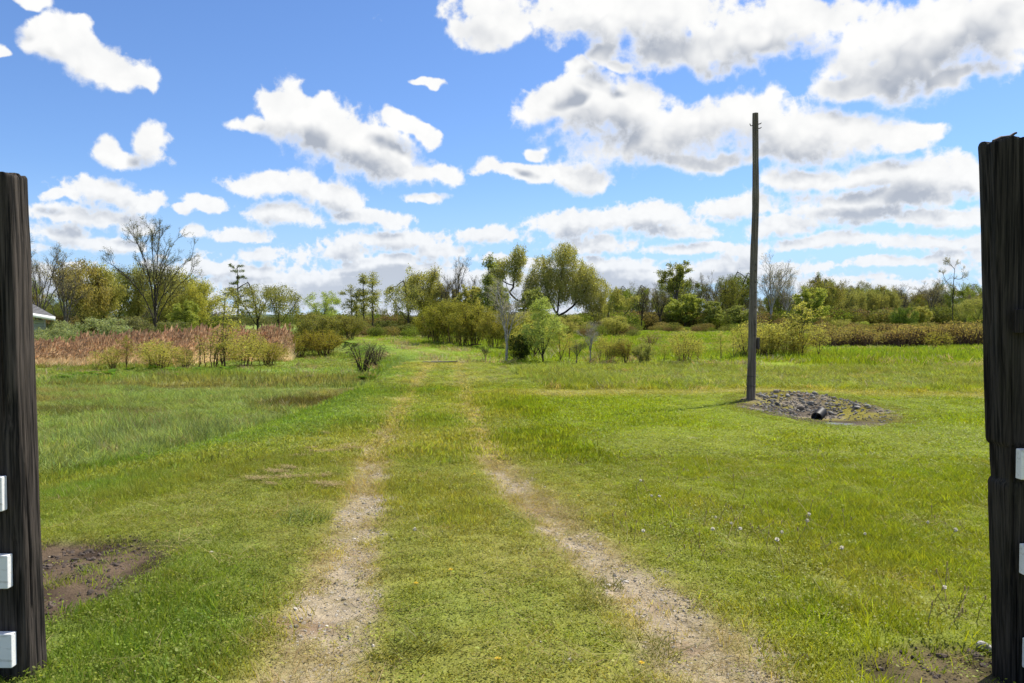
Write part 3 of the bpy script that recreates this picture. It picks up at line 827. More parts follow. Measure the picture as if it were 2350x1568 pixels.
def ell(rng, n, c, r, bias=.45):
    d = rng.normal(size=(n, 3)); d /= np.linalg.norm(d, axis=1)[:, None]
    return np.asarray(c) + d * (rng.random((n, 1)) ** bias) * np.asarray(r)
def arc(p, q, bow=(0, 0, 0), n=6):
    t = np.linspace(0, 1, n)[:, None]; p, q = np.asarray(p, float), np.asarray(q, float)
    return p + (q - p) * t + np.asarray(bow) * (4 * t * (1 - t))

T = 'tree'; B = 'shrub'
ARCH = {}
def arch(name, seed, h, lines, att, step=.4, kill=.5, infl=3., iters=70, tip=.012, ex=2.3, cap=None, leaves=4000, thr=.03, spread=.12, size=.16, asp=2.2,
         droop=0., wind=(0, 0), zmin=0., clump=None, trop=(0, 0, .06), levels=None, up=.12):
    rng = np.random.default_rng(seed)
    L = lines(rng)
    pos, par = sprout(rng, L, levels, step, up) if levels else colonize(rng, L, att(rng), step, kill, infl, iters, trop)
    r = radii(par, tip, ex, cap)
    w = wood(name + '_wood', pos, par, r)
    f = foliage(name + '_leaves', rng, pos, par, r, leaves, thr, spread, size, asp, droop, wind, zmin, clump) if leaves else None
    wid = np.percentile(np.abs(pos[:, 0] - 0), 98) * 2
    ARCH[name] = (w, f, pos[:, 2].max(), wid)

# --- kinds of tree (z up, base at the origin, metres)
def lobes(*ls): return lambda rng: np.concatenate([ell(rng, n, c, r) for (c, r, n) in ls])
# big crack willow: several heavy limbs, lobed crown
arch('great_willow', 1, 15,
     lambda g: [arc((0, 0, 0), (-.2, 0, 3.0)), arc((-.1, 0, 1.5), (-5.0, .6, 8.5), (-.8, 0, -.6)), arc((-.2, 0, 2.6), (-2.2, -.6, 11), (-.9, 0, .6)), arc((-.1, 0, 2.8), (1.3, .6, 12.5), (-.2, 0, .4)),
                arc((-.1, 0, 2.4), (5.5, -.4, 9), (.4, 0, -.9)), arc((0, 0, 1.2), (6.8, .6, 4.6), (.6, 0, -1.0)), arc((0, 0, 1.0), (5.6, -.8, 2.6), (1, 0, 1.0)), arc((2.6, 0, 5.4), (3.6, 2.5, 10)), arc((-1, 0, 6), (-2.0, 2.6, 9.5))],
     lobes(((-2.6, 0, 10.2), (2.2, 2.2, 2.6), 300), ((.9, .3, 12.0), (2.3, 2.3, 2.7), 380), ((3.6, 0, 9.2), (2.6, 2.6, 2.4), 380), ((5.8, 0, 7.0), (2.6, 2.6, 2.4), 380), ((2.2, 0, 7.4), (3.0, 2.6, 2.6), 420), ((4.8, 0, 5.6), (2.6, 2.4, 1.8), 300), ((-.6, 0, 8.6), (2.2, 2.2, 2.2), 240), ((-3.9, 0, 6.2), (2.2, 2.0, 2.2), 260), ((-1.6, 0, 5.6), (1.8, 1.8, 1.4), 140), ((6.4, .2, 4.2), (2.3, 2.2, 1.4), 240), ((-4.2, .4, 8.2), (1.6, 1.6, 1.6), 160), ((.2, 2, 8), (3, 2, 2), 160)),
     step=.38, kill=.42, infl=2.6, iters=60, tip=.014, ex=2.2, cap=.62, leaves=64000, thr=.035, spread=.26, size=.23, asp=2.8, droop=1.1, wind=(.25, 0), clump=1.1)
arch('great_willow_limb', 2, 13,
     lambda g: [arc((3.4, 0, 0), (1.2, 0, 4.6), (0, 0, 0)), arc((1.2, 0, 4.4), (-1.2, 0, 8.6), (-.5, 0, -.5)), arc((.2, 0, 6.2), (1.2, .3, 11), (-.3, 0, .3)), arc((-.2, 0, 7.0), (-3, -.4, 9.4), (0, 0, -.5)), arc((1.2, 0, 4.6), (3.2, 0, 7.4))],
     lobes(((1.0, 0, 11.6), (1.4, 1.4, 2.0), 220), ((-1.4, 0, 9.8), (1.9, 1.8, 1.6), 260), ((-2.9, 0, 8.2), (1.6, 1.4, 1.3), 200), ((.8, 0, 8.6), (1.2, 1.2, 1.4), 90), ((2.6, 0, 7.2), (1.0, 1, .8), 60)),
     step=.36, kill=.42, infl=2.4, iters=55, tip=.016, ex=2.2, cap=.36, leaves=15000, thr=.035, spread=.24, size=.22, asp=2.8, droop=1.0, wind=(-.2, 0), clump=1.1)
# vase-shaped, barely in leaf
def vase_lines(g):
    L = [arc((0, 0, 0), (.05, 0, 3.4))]
    for k, (a, rr, hh, z0) in enumerate(((2.9, 5.0, 9.4, 2.2), (2.4, 3.2, 12.6, 3.2), (1.9, 1.6, 13.6, 3.3), (1.2, 1.4, 13.2, 3.4), (.6, 2.8, 12.8, 3.0), (.2, 4.4, 10.8, 2.6), (-.9, 2.6, 11.5, 3.0), (-2.2, 2.4, 11.8, 3.1), (-.2, 5.2, 9.0, 1.6))):
        q = (rr * math.cos(a), rr * math.sin(a), hh); L.append(arc((0, 0, z0), q, (-.18 * q[0], -.18 * q[1], .3), 8))
    return L
def vase_att(g):
    n = 2600; z = g.uniform(4.5, 14.6, n); rr = 1.2 + 4.9 * np.clip((z - 4) / 6.0, 0, 1) ** .8 * np.sqrt(np.clip((15 - z) / 4.4, 0, 1)) ; th = g.random(n) * 6.283; q = rr * g.random(n) ** .42
    return np.stack([q * np.cos(th), q * np.sin(th), z], -1)
arch('vase_tree', 3, 14.6, vase_lines, None, levels=((10, 3.1, .5, .25), (7, 1.4, .55, .25), (4, .6, .65, .3)), up=.07, step=.28, tip=.0055, ex=2.3, cap=.34, leaves=9000, thr=.012, spread=.07, size=.10, asp=1.8, zmin=5.5, clump=.8)
def oak_lines(h, n, sp, z0=.28, lean=0.):
    def f(g):
        L = [arc((0, 0, 0), (lean * h * .3, 0, h * (z0 + .1)), (g.normal(0, .1), 0, 0))]
        for k in range(n):
            a = 6.283 * k / n + g.normal(0, .4); rr = sp * h * g.uniform(.5, 1); hh = h * g.uniform(.6, .95)
            st = h * g.uniform(z0 * .7, z0 + .08); q = np.array((rr * math.cos(a) + lean * h, rr * math.sin(a), hh))
            L.append(arc((lean * h * .3, 0, st), q, (-.15 * q[0], -.15 * q[1], g.normal(0, .4)), 7))
        return L
    return f
def crown(h, w, z0, n, sh=.5, cx=0., lump=0):
    """n points in an egg-shaped crown from z0*h to h"""
    def f(g):
        c = np.array((cx, 0, h * (z0 + 1) / 2)); p = ell(g, n, c, (w / 2, w / 2, h * (1 - z0) / 2), sh)
        if lump:                                               # gather the points into boughs
            k = ell(g, lump, c, (w / 2.2, w / 2.2, h * (1 - z0) / 2.2), .6)
            kk = k[((p[:, None] - k[None]) ** 2).sum(-1).argmin(1)]; p = p + (kk - p) * .45
        return p
    return f
for q in range(3):
    arch('willow_%d' % q, 20 + q, 10, oak_lines(10, 5, .30, .2), crown(10, [6.4, 5.4, 7.4][q], .24, 700, .5, 0, 16), step=.36, kill=.42, infl=2.6, iters=50, tip=.015, ex=2.2, cap=.26, leaves=14000, thr=.035, spread=.26, size=.20, asp=2.6, droop=.9, wind=(.2, 0), clump=1.0)
for q in range(3):
    arch('thin_willow_%d' % q, 30 + q, 9, oak_lines(9, 4, .30, .2, [.0, -.06, .08][q]), crown(9, [6.0, 6.8, 5][q], .25, 480, .5, [0, -.6, .6][q], 12), step=.36, kill=.42, infl=2.6, iters=50, tip=.016, ex=2.25, cap=.22, leaves=6500, thr=.035, spread=.22, size=.18, asp=2.4, droop=.6, clump=1.0)
for q in range(3):
    arch('bare_%d' % q, 40 + q, 10, oak_lines(10, [8, 8, 6][q], [.20, .30, .13][q], .22), None, levels=((8, 2.2, .55, .25), (6, 1.05, .6, .25), (3, .5, .7, .3)), up=.09, step=.28, tip=.0052, ex=2.3, cap=.16, leaves=[1500, 2400, 900][q], thr=.013, spread=.07, size=.10, zmin=4)
for q in range(3):
    arch('slender_%d' % q, 50 + q, 10, lambda g: [arc((0, 0, 0), (.1, 0, 9.6), (g.normal(0, .25), 0, 0), 9)], crown(10, [2.6, 2.2, 3.0][q], .22, 260, .5, 0, 9), step=.32, kill=.38, infl=1.8, iters=30, tip=.013, ex=2.2, cap=.15, leaves=[2600, 3400, 2400][q], thr=.03, spread=.18, size=.16, asp=2, clump=1.3)
for q in range(2):
    arch('leafy_%d' % q, 60 + q, 8, oak_lines(8, 5, .26, .16), crown(8, [5.2, 6][q], .14, 640, .5, 0, 18), step=.32, kill=.38, infl=2.4, iters=45, tip=.014, ex=2.2, cap=.18, leaves=12000, thr=.035, spread=.15, size=.20, asp=1.7, clump=1.1)
arch('spring_poplar', 66, 11, oak_lines(11, 6, .17, .32), None, levels=((6, 2.0, .6, .25), (4, 1.0, .65, .25), (3, .5, .7, .3)), up=.10, step=.3, tip=.008, ex=2.15, cap=.17, leaves=8000, thr=.013, spread=.12, size=.16, asp=1.6, clump=.6)
def pine_att(g):
    L = []
    for z in np.arange(3.6, 10.6, .85):
        rr = 1.5 * (1 - (z - 3) / 10) + .5
        for k in range(3): a = g.random() * 6.283; L.append(ell(g, 26, (rr * math.cos(a), rr * math.sin(a), z + .25), (.6, .6, .25)))
    return np.concatenate(L)
arch('pine', 70, 10.8, lambda g: [arc((0, 0, 0), (.15, 0, 10.5), (.12, 0, 0), 10)], pine_att, step=.3, kill=.32, infl=2.4, iters=25, tip=.014, ex=2.1, cap=.16, leaves=5200, thr=.03, spread=.11, size=.2, asp=4)
arch('leaning_willow', 72, 6, lambda g: [arc((0, 0, 0), (4.2, 0, 2.4), (0, 0, -.7)), arc((2.2, 0, .9), (3.6, .3, 6.2), (-.6, 0, .2)), arc((3.2, 0, 1.8), (6.8, 0, 6.0), (.2, 0, -.5)), arc((1.2, 0, .5), (1.6, .4, 3.6))],
     lobes(((3.4, 0, 6.6), (1.2, 1.1, 1.2), 120), ((5.0, 0, 5.4), (1.6, 1.3, 1.0), 120), ((2.2, 0, 4.4), (1.2, 1, 1.0), 90), ((6.6, 0, 5.8), (1, 1, .8), 60)), step=.32, kill=.38, infl=2.2, iters=40, tip=.015, ex=2.2, cap=.22, leaves=4200, thr=.035, spread=.16, size=.22, asp=2.4, droop=.5, clump=1.4)
arch('snag', 74, 12, lambda g: [arc((0, 0, 0), (.5, 0, 11.4), (-.3, 0, 0), 10), arc((.2, 0, 7.2), (-2.6, .3, 10), (-.2, 0, -.7)), arc((.3, 0, 8.6), (2.7, 0, 9.6), (.3, 0, -.6)), arc((.4, 0, 10), (-1.4, 0, 11.3)), arc((.1, 0, 5.2), (-1.8, .5, 6.6))],
     None, levels=((6, 1.5, .7, .35), (4, .9, .7, .3), (4, .45, .7, .3)), up=.05, step=.28, tip=.006, ex=2.2, cap=.24, leaves=2600, thr=.014, spread=.1, size=.12, zmin=5, clump=1)
# --- shrubs
def stems(n, spread, h, foot=.25):
    def f(g):
        L = []
        for k in range(n):
            a = g.random() * 6.283; b = g.random() * foot; rr = spread * g.uniform(.25, 1) ; hh = h * g.uniform(.5, .85)
            p = np.array((b * math.cos(a), b * math.sin(a), 0)); q = np.array((rr * math.cos(a), rr * math.sin(a), hh))
            L.append(arc(p, q, (-.12 * q[0], -.12 * q[1], .05), 6))
        return L
    return f
for q in range(8):
    w = [2.6, 3.2, 2.2, 2.8, 3.0, 2.4, 2.0, 3.4][q]
    arch('shrub_%d' % q, 80 + q * 3, 2.6, stems([22, 26, 14, 20, 30, 12, 16, 24][q], w * [.40, .42, .36, .46][q % 4], 2.6, [.5, .7, .3, .6][q % 4]),
         (lambda q, w: lambda g: np.concatenate([crown(2.6 * g.uniform(.7, 1), w * .62, .12, 260, .5, g.normal(0, w * .2))(g) + (0, g.normal(0, w * .18), 0) for _ in range(3)]))(q, w),
         step=.13, kill=.15, infl=.8, iters=26, tip=.006, ex=2.2, cap=.03, leaves=[7000, 8000, 4200, 6000, 8000, 3800, 4600, 7000][q], thr=.012, spread=.085, size=.06, asp=1.8, zmin=[.5, .65, .75, .55][q % 4], clump=[.6, 1.0, .5, .8][q % 4])
for q in range(2):
    arch('thicket_%d' % q, 90 + q, 4.5, stems(22, 1.9, 4.5, .9), crown(4.5, [5.2, 4.2][q], .12, 900, .5, 0, 16), step=.2, kill=.22, infl=1.2, iters=32, tip=.008, ex=2.2, cap=.05, leaves=16000, thr=.018, spread=.14, size=.095, asp=1.9, zmin=.5, clump=.6)
arch('bare_shrub', 94, 2.0, stems(30, .75, 2.0, .22), crown(2.0, 2.0, .15, 900, .5), step=.1, kill=.12, infl=.6, iters=26, tip=.0045, ex=2.1, cap=.028, leaves=350, thr=.008, spread=.03, size=.035, zmin=.7)
for q in range(2):
    arch('dense_bush_%d' % q, 96 + q, 3, stems(14, 1.3, 3, .6), crown(3, [4.2, 3.2][q], .02, 700, .42, 0, 14), step=.18, kill=.2, infl=1.2, iters=28, tip=.008, ex=2.2, cap=.05, leaves=9000, thr=.02, spread=.10, size=.105, asp=2.2, clump=.7)
for q in range(3):
    arch('sapling_%d' % q, 100 + q, 3, lambda g: [arc((0, 0, 0), (.05, 0, 2.85), (g.normal(0, .06), 0, 0), 7)] + [arc((0, 0, .3), (g.normal(0, .35), g.normal(0, .3), 1.9), (0, 0, 0)) for _ in range(2)], crown(3, [1.2, 1.0, 1.5][q], .25, 190, .5), step=.12, kill=.14, infl=.7, iters=20, tip=.005, ex=2.2, cap=.028, leaves=[1500, 420, 2200][q], thr=.01, spread=.05, size=.06, zmin=.7, clump=.8)
arch('young_tree', 106, 4.2, lambda g: [arc((0, 0, 0), (0, 0, 4.0), (.08, 0, 0), 8)] + [arc((0, 0, .2 + .1 * k), (.9 * math.cos(k * 1.1), .9 * math.sin(k * 1.1), 2.0 + .2 * k), (0, 0, 0)) for k in range(6)], lambda g: np.concatenate([ell(g, 330, (0, 0, 1.9), (1.25, 1.25, 1.2), .5), ell(g, 220, (0, 0, 3.1), (.75, .75, 1.1), .5)]),
     step=.15, kill=.17, infl=.9, iters=25, tip=.006, ex=2.2, cap=.05, leaves=11000, thr=.015, spread=.09, size=.075, asp=1.8, zmin=.6, clump=1)
arch('white_sapling', 108, 5, lambda g: [arc((0, 0, 0), (-.1, 0, 4.9), (.1, 0, 0), 9)] + [arc((0, 0, z), (s * .8, g.normal(0, .4), z + 1.5), (0, 0, -.1)) for z, s in ((.9, -1), (1.4, 1), (1.9, -.8), (2.4, .9), (3, -.5))], crown(5, 1.9, .3, 130, .45), step=.16, kill=.18, infl=.9, iters=18, tip=.006, ex=2.1, cap=.05, leaves=160, thr=.012, spread=.05, size=.06, zmin=2)

def plant(name, label, cat, kind, X, d, Ytop, wpx, leaf, bark, group=None, rz=None, base=None):
    """one tree or shrub: trunk and crown under an Empty at its foot"""
    if kind.startswith('shrub_'): kind = 'shrub_%d' % ((int(kind[-1]) + 4 * (X // 7 % 2)) % 8)
    w, f, h0, w0 = ARCH[kind]
    p = hit(X, base) if base else at(X, d)
    if cat == B: wpx = wpx * 1.22
    d = p[1]
    h = ztop(Ytop, d) - p[2]; sz = h / h0; sx = (wpx / FPX * d) / w0 if wpx else sz
    sx = min(max(sx, sz * .55), sz * 1.7)
    r = random.Random(hash((X, Ytop)) & 0xffff)
    e = bpy.data.objects.new(name, None); COL.objects.link(e); e.empty_display_size = .3
    e.location = p - np.array((0, 0, .03)); e.rotation_euler = (0, 0, r.random() * 6.283 if rz is None else rz); e.scale = (sx, sx, sz)
    stem = 'trunk' if cat == 'tree' else 'stems'
    link(stem, w, e, color=bark)
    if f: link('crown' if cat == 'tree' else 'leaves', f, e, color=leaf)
    tag(e, label, cat, group); return e

OLIVE = (.32, .345, .125); OLIVE2 = (.37, .385, .125); GREEN = (.26, .31, .105); BRIGHT = (.33, .395, .10); YELLOW = (.44, .455, .11); PALE = (0.386, 0.488, 0.150); SILVER = (0.317, 0.385, 0.203); DEEP = (.045, .075, .018); BUD = (0.331, 0.311, 0.165); AMBER = (.38, .345, .13); SHRUB = (.46, .465, .125)
BK = (.055, .044, .035); BKG = (.105, .092, .078); BKW = (.34, .32, .29); BKR = (.10, .06, .042)
G1 = 'trees along the far edge of the left meadow'; G2 = 'trees behind the track in the middle'; G3 = 'trees along the far edge of the right meadow'
G4 = 'willow shrubs at the edge of the left meadow'; G5 = 'shrubs and saplings along the ditch on the right'
PLANTS = [
 # name, label, category, kind, X, distance (None: from base row), Ytop, width px, leaf, bark, group, rz, base row
 ('budding_tree', 'nearly bare budding tree leaning right behind the small roof', T, 'bare_1', 92, 62, 540, 150, BUD, BKG, G1, 0, None),
 ('budding_tree', 'thin bare grey tree beside the leaning one above the roof', T, 'bare_2', 150, 66, 575, 90, BUD, BKG, G1, None, None),
 ('willow_tree', 'amber-tinged willow just right of the leaning bare tree', T, 'willow_0', 190, 78, 598, 105, AMBER, BK, G1, None, None),
 ('willow_tree', 'olive willow between the amber willow and the dark green one', T, 'willow_1', 238, 80, 600, 80, OLIVE2, BK, G1, None, None),
 ('willow_tree', 'darker green willow just left of the tall vase-shaped tree', T, 'thin_willow_2', 276, 84, 612, 70, GREEN, BK, G1, None, None),
 ('willow_tree', 'olive willow half hidden behind the vase-shaped tree trunk', T, 'willow_2', 316, 86, 606, 100, OLIVE, BK, G1, None, None),
 ('tall_tree', 'tall vase-shaped tree with spreading limbs and only sparse buds', T, 'vase_tree', 356, 70, 483, 0, (0.203, 0.223, 0.115), BK, G1, .3, None),
 ('willow_tree', 'rounded yellow-olive willow close to the right of the vase-shaped tree', T, 'willow_2', 398, 82, 614, 130, OLIVE2, BK, G1, None, None),
 ('willow_tree', 'yellowish willow at the right end of the left-hand tree group', T, 'willow_1', 462, 80, 637, 76, YELLOW, BKG, G1, None, None),
 ('green_tree', 'small bright green tree under the yellowish willow', T, 'leafy_0', 425, 72, 688, 62, BRIGHT, BKG, G1, None, None),
 ('pine_tree', 'slim pine-like tree with flat tufts standing apart in the gap', T, 'pine', 545, 88, 607, 0, (0.115, 0.162, 0.041), BK, G1, None, None),
 ('willow_tree', 'broad many-limbed willow right beside the slim pine', T, 'thin_willow_1', 595, 86, 642, 118, OLIVE, BK, G1, .5, None),
 ('willow_tree', 'willow with a bent limb reaching right at the edge of the gap', T, 'thin_willow_2', 636, 84, 650, 92, OLIVE, BK, G1, .1, None),
 ('windblown_tree', 'small pale windblown willow alone in the gap', T, 'thin_willow_0', 742, 92, 667, 66, PALE, BKG, G2, None, None),
 ('slender_tree', 'shortest slender tree at the left of the row of thin trunks', T, 'slender_0', 803, 80, 652, 36, OLIVE, BK, G2, None, None),
 ('slender_tree', 'thin trunk with few leaves, second in the row of thin trunks', T, 'slender_2', 820, 82, 664, 34, OLIVE, BK, G2, None, None),
 ('slender_tree', 'tall slender tree in the middle of the row of thin trunks', T, 'slender_1', 834, 80, 626, 40, OLIVE, BK, G2, None, None),
 ('slender_tree', 'tallest slender tree at the right of the row of thin trunks', T, 'slender_0', 857, 78, 623, 52, OLIVE, BK, G2, 2, None),
 ('spreading_tree', 'dark-limbed tree leaning left with thin spreading olive crown', T, 'thin_willow_1', 940, 92, 638, 105, OLIVE, BK, G2, 0, None),
 ('willow_tree', 'olive willow rising behind the yellow-green thicket', T, 'willow_1', 977, 96, 610, 88, OLIVE2, BK, G2, None, None),
 ('bare_tree', 'tall bare tree with a pointed dead top above the thicket', T, 'bare_2', 1050, 92, 584, 56, BUD, BKG, G2, None, None),
 ('bare_tree', 'lower bare tree between the thicket and the pointed one', T, 'bare_0', 1018, 94, 608, 60, BUD, BKG, G2, None, None),
 ('bare_tree', 'thin bare tree right of the pointed dead top', T, 'bare_2', 1088, 94, 628, 40, BUD, BKG, G2, 1, None),
 ('green_tree', 'olive green tree low behind the right end of the thicket', T, 'leafy_0', 1080, 90, 655, 60, OLIVE2, BK, G2, None, None),
 ('slender_tree', 'tall wispy tree with green tufts just left of the great willow', T, 'slender_1', 1122, 84, 583, 50, GREEN, BKG, G2, None, None),
 ('green_tree', 'bright green tree between the wispy tree and the great willow', T, 'leafy_1', 1135, 88, 640, 62, GREEN, BK, G2, None, None),
 ('willow_tree', 'left-leaning willow with an upright tuft beside the great willow', T, 'great_willow_limb', 1176, 104, 560, 0, (.40, .42, .15), BK, G2, 0, None),
 ('great_willow', 'great spreading willow with heavy dark limbs, the largest tree', T, 'great_willow', 1281, 104, 556, 0, (.41, .425, .155), (.04, .033, .028), G2, 0, None),
 ('leaning_willow', 'small willow with low trunk leaning right beside the great willow', T, 'leaning_willow', 1366, 92, 660, 0, OLIVE2, BK, G3, 0, None),
 ('green_tree', 'dark green tree low behind the great willow trunk', T, 'leafy_0', 1222, 96, 660, 66, GREEN, BK, G2, None, None),
 ('bare_tree', 'dead twiggy tree with upright stems right of the leaning willow', T, 'bare_2', 1473, 100, 650, 52, BUD, BK, G3, None, None),
 ('bare_tree', 'dark bare tree with fan-like crown before the light green tree', T, 'bare_0', 1514, 100, 644, 62, BUD, (.05, .042, .036), G3, None, None),
 ('poplar_tree', 'tall light green poplar standing over the right-hand tree row', T, 'spring_poplar', 1553, 112, 597, 62, (0.257, 0.297, 0.081), BKG, G3, None, None),
 ('green_tree', 'rounded green tree at the foot of the light green poplar', T, 'leafy_1', 1572, 106, 674, 72, BRIGHT, BK, G3, None, None),
 ('bare_tree', 'dark crooked bare tree between the poplar and the pole', T, 'bare_1', 1622, 112, 616, 62, BUD, (.05, .042, .036), G3, 2.2, None),
 ('green_tree', 'low green tree under the dark crooked bare tree', T, 'leafy_0', 1630, 104, 690, 62, GREEN, BK, G3, None, None),
 ('olive_tree', 'dark olive tree just left of the tall pole', T, 'thin_willow_0', 1684, 108, 640, 66, (0.149, 0.169, 0.041), BK, G3, None, None),
 ('green_tree', 'low bushy green tree behind the foot of the pole', T, 'leafy_1', 1700, 100, 700, 66, GREEN, BK, G3, None, None),
 ('white_tree', 'tall bare white-limbed tree just right of the pole', T, 'bare_0', 1770, 112, 572, 92, BUD, BKW, G3, .8, None),
 ('white_tree', 'lower pale bare tree leaning out beside the white-limbed one', T, 'bare_1', 1806, 116, 612, 74, BUD, BKW, G3, None, None),
 ('green_tree', 'bright green rounded tree right of the white-limbed tree', T, 'leafy_0', 1862, 104, 659, 72, BRIGHT, BK, G3, None, None),
 ('far_tree', 'first far olive tree right of the bright rounded one', T, 'thin_willow_1', 1908, 130, 648, 50, OLIVE, BK, G3, None, None),
 ('far_tree', 'second far olive tree right of the bright rounded one', T, 'thin_willow_0', 1940, 132, 657, 52, OLIVE, BK, G3, None, None),
 ('far_tree', 'third far olive tree, leaning, right of the bright rounded one', T, 'thin_willow_2', 1968, 134, 662, 46, OLIVE, BK, G3, None, None),
 ('far_tree', 'fourth far olive tree with a rounded top', T, 'willow_0', 1997, 136, 664, 40, OLIVE, BK, G3, None, None),
 ('far_tree', 'fifth far olive tree, fuller and slightly lower', T, 'thin_willow_1', 2018, 134, 668, 50, OLIVE2, BK, G3, None, None),
 ('far_tree', 'sixth far olive tree just left of the twiggy bare ones', T, 'willow_1', 2046, 136, 662, 36, OLIVE, BK, G3, None, None),
 ('bare_tree', 'thin bare tree standing left of the dense twiggy crown', T, 'bare_2', 2074, 138, 650, 44, BUD, BKG, G3, None, None),
 ('bare_tree', 'wide dense twiggy bare tree left of the tall snag', T, 'bare_1', 2136, 136, 630, 84, BUD, BKG, G3, None, None),
 ('snag_tree', 'tall half-dead tree with sparse broken crown near the right post', T, 'snag', 2186, 104, 584, 62, BUD, (.06, .05, .042), G3, 0, None),
 ('yellow_tree', 'small yellowish tree below the dense twiggy crown', T, 'leafy_0', 2112, 118, 702, 42, OLIVE2, BKG, G3, None, None),
 ('round_bush', 'round dark green bush in front of the far olive trees', B, 'dense_bush_0', 2071, 112, 706, 46, (0.101, 0.162, 0.034), BK, G3, None, None),
 ('twisted_tree', 'low twisted tree half hidden by the right post', T, 'thin_willow_2', 2246, 110, 680, 60, OLIVE, BK, G3, None, None),
 ('olive_tree', 'olive tree in the gap between the snag and the twisted tree', T, 'thin_willow_0', 2214, 124, 686, 44, OLIVE, BKG, G3, None, None),
 ('light_bush', 'small light green bush under the third far olive tree', B, 'dense_bush_1', 1982, 104, 738, 32, BRIGHT, BK, G3, None, None),
 ('light_bush', 'brownish low bush under the second far olive tree', B, 'shrub_1', 1935, 104, 732, 40, OLIVE2, BKR, G3, None, None),
 # silver-green bushes before the left trees
 ('silver_bush', 'grey-green bush under the eave of the small roof', B, 'dense_bush_0', 102, 47, 754, 74, SILVER, BKG, 'grey-green bushes behind the reeds', None, None),
 ('silver_bush', 'grey-green bush between the roof and the dark bush', B, 'dense_bush_1', 140, 55, 738, 62, SILVER, BKG, 'grey-green bushes behind the reeds', None, None),
 ('dark_bush', 'small dark green bush among the grey-green ones', B, 'dense_bush_1', 172, 58, 748, 40, (0.108, 0.162, 0.047), BK, 'grey-green bushes behind the reeds', None, None),
 ('silver_bush', 'widest grey-green bush behind the middle of the reeds', B, 'dense_bush_0', 245, 60, 730, 96, SILVER, BKG, 'grey-green bushes behind the reeds', None, None),
 ('silver_bush', 'grey-green bush just left of the vase-shaped tree foot', B, 'dense_bush_1', 300, 62, 728, 76, (0.196, 0.216, 0.101), BKG, 'grey-green bushes behind the reeds', None, None),
 ('silver_bush', 'grey-green bush right of the vase-shaped tree foot', B, 'dense_bush_0', 400, 64, 738, 76, (0.203, 0.230, 0.095), BKG, 'grey-green bushes behind the reeds', None, None),
 # shrubs by the left meadow
 ('willow_shrub', 'small thin shrub at the left end of the row by the reeds', B, 'sapling_2', 222, None, 803, 30, SHRUB, BKR, G4, None, 852),
 ('willow_shrub', 'narrow upright shrub, second from the left by the reeds', B, 'shrub_2', 258, None, 793, 36, SHRUB, BKR, G4, None, 852),
 ('willow_shrub', 'taller loose shrub, third from the left by the reeds', B, 'sapling_2', 290, None, 770, 42, (0.297, 0.297, 0.068), BKR, G4, None, 850),
 ('willow_shrub', 'wide rounded shrub in front of the middle of the reeds', B, 'shrub_0', 365, None, 778, 82, SHRUB, BKR, G4, None, 850),
 ('willow_shrub', 'low shrub filling the gap right of the wide rounded one', B, 'shrub_2', 425, None, 795, 52, SHRUB, BKR, G4, None, 850),
 ('willow_shrub', 'large full yellow-green shrub at the right end of the reeds', B, 'shrub_1', 488, None, 752, 98, SHRUB, BKR, G4, None, 848),
 ('yellow_sapling', 'tall thin yellow sapling rising out of the large shrub', T, 'sapling_0', 516, None, 664, 66, YELLOW, BKG, G4, None, 846),
 ('willow_shrub', 'full shrub close to the right of the yellow sapling', B, 'shrub_3', 556, None, 754, 84, SHRUB, BKR, G4, None, 842),
 ('willow_shrub', 'paler shrub right of the full one, open below', B, 'shrub_0', 618, None, 780, 74, (0.311, 0.304, 0.061), BKR, G4, None, 840),
 ('willow_shrub', 'left one of the two brown-stemmed rounded shrubs', B, 'shrub_3', 680, None, 755, 84, (0.257, 0.243, 0.041), BKR, G4, None, 822),
 ('willow_shrub', 'right one of the two brown-stemmed rounded shrubs', B, 'shrub_1', 745, None, 756, 104, (0.270, 0.250, 0.041), BKR, G4, None, 820),
 ('loose_thicket', 'tall loose olive brush behind the brown-stemmed shrubs', B, 'thicket_1', 735, 58, 716, 84, (0.230, 0.243, 0.068), BKG, G4, None, None),
 ('loose_thicket', 'tall loose olive brush at the foot of the thin trunks', B, 'thicket_0', 800, 60, 722, 90, (0.216, 0.223, 0.061), BKG, G4, None, None),
 ('loose_thicket', 'lower brush between the yellow sapling and the gap', B, 'thicket_1', 640, 60, 742, 74, (0.203, 0.216, 0.068), BKG, G4, None, None),
 ('bare_shrub', 'dark leafless shrub standing at the left verge of the track', B, 'bare_shrub', 832, None, 780, 84, BUD, (.05, .036, .028), G4, None, 858),
 ('bare_shrub', 'smaller dark leafless shrub behind the one at the verge', B, 'bare_shrub', 864, None, 783, 48, BUD, (.055, .04, .03), G4, 1, 846),
 # thicket in the middle
 ('thicket', 'yellow-green thicket shrub at the bend of the track', B, 'thicket_0', 1000, None, 702, 76, (0.270, 0.290, 0.047), BKR, 'thicket where the track bends', None, 790),
 ('thicket', 'tallest yellow-green thicket shrub in the middle of the clump', B, 'thicket_1', 1042, None, 686, 84, (0.257, 0.270, 0.054), BKR, 'thicket where the track bends', None, 793),
 ('thicket', 'olive thicket shrub at the right of the clump', B, 'thicket_0', 1090, None, 692, 86, (0.257, 0.263, 0.054), BKR, 'thicket where the track bends', None, 795),
 ('thicket', 'small olive thicket shrub low in front of the clump', B, 'shrub_1', 1062, None, 735, 66, (0.230, 0.236, 0.047), BKR, 'thicket where the track bends', None, 797),
 ('thicket', 'loose yellow-green thicket shrub behind the white sapling', B, 'thicket_1', 1140, None, 715, 72, (0.270, 0.270, 0.061), BKR, 'thicket where the track bends', None, 800),
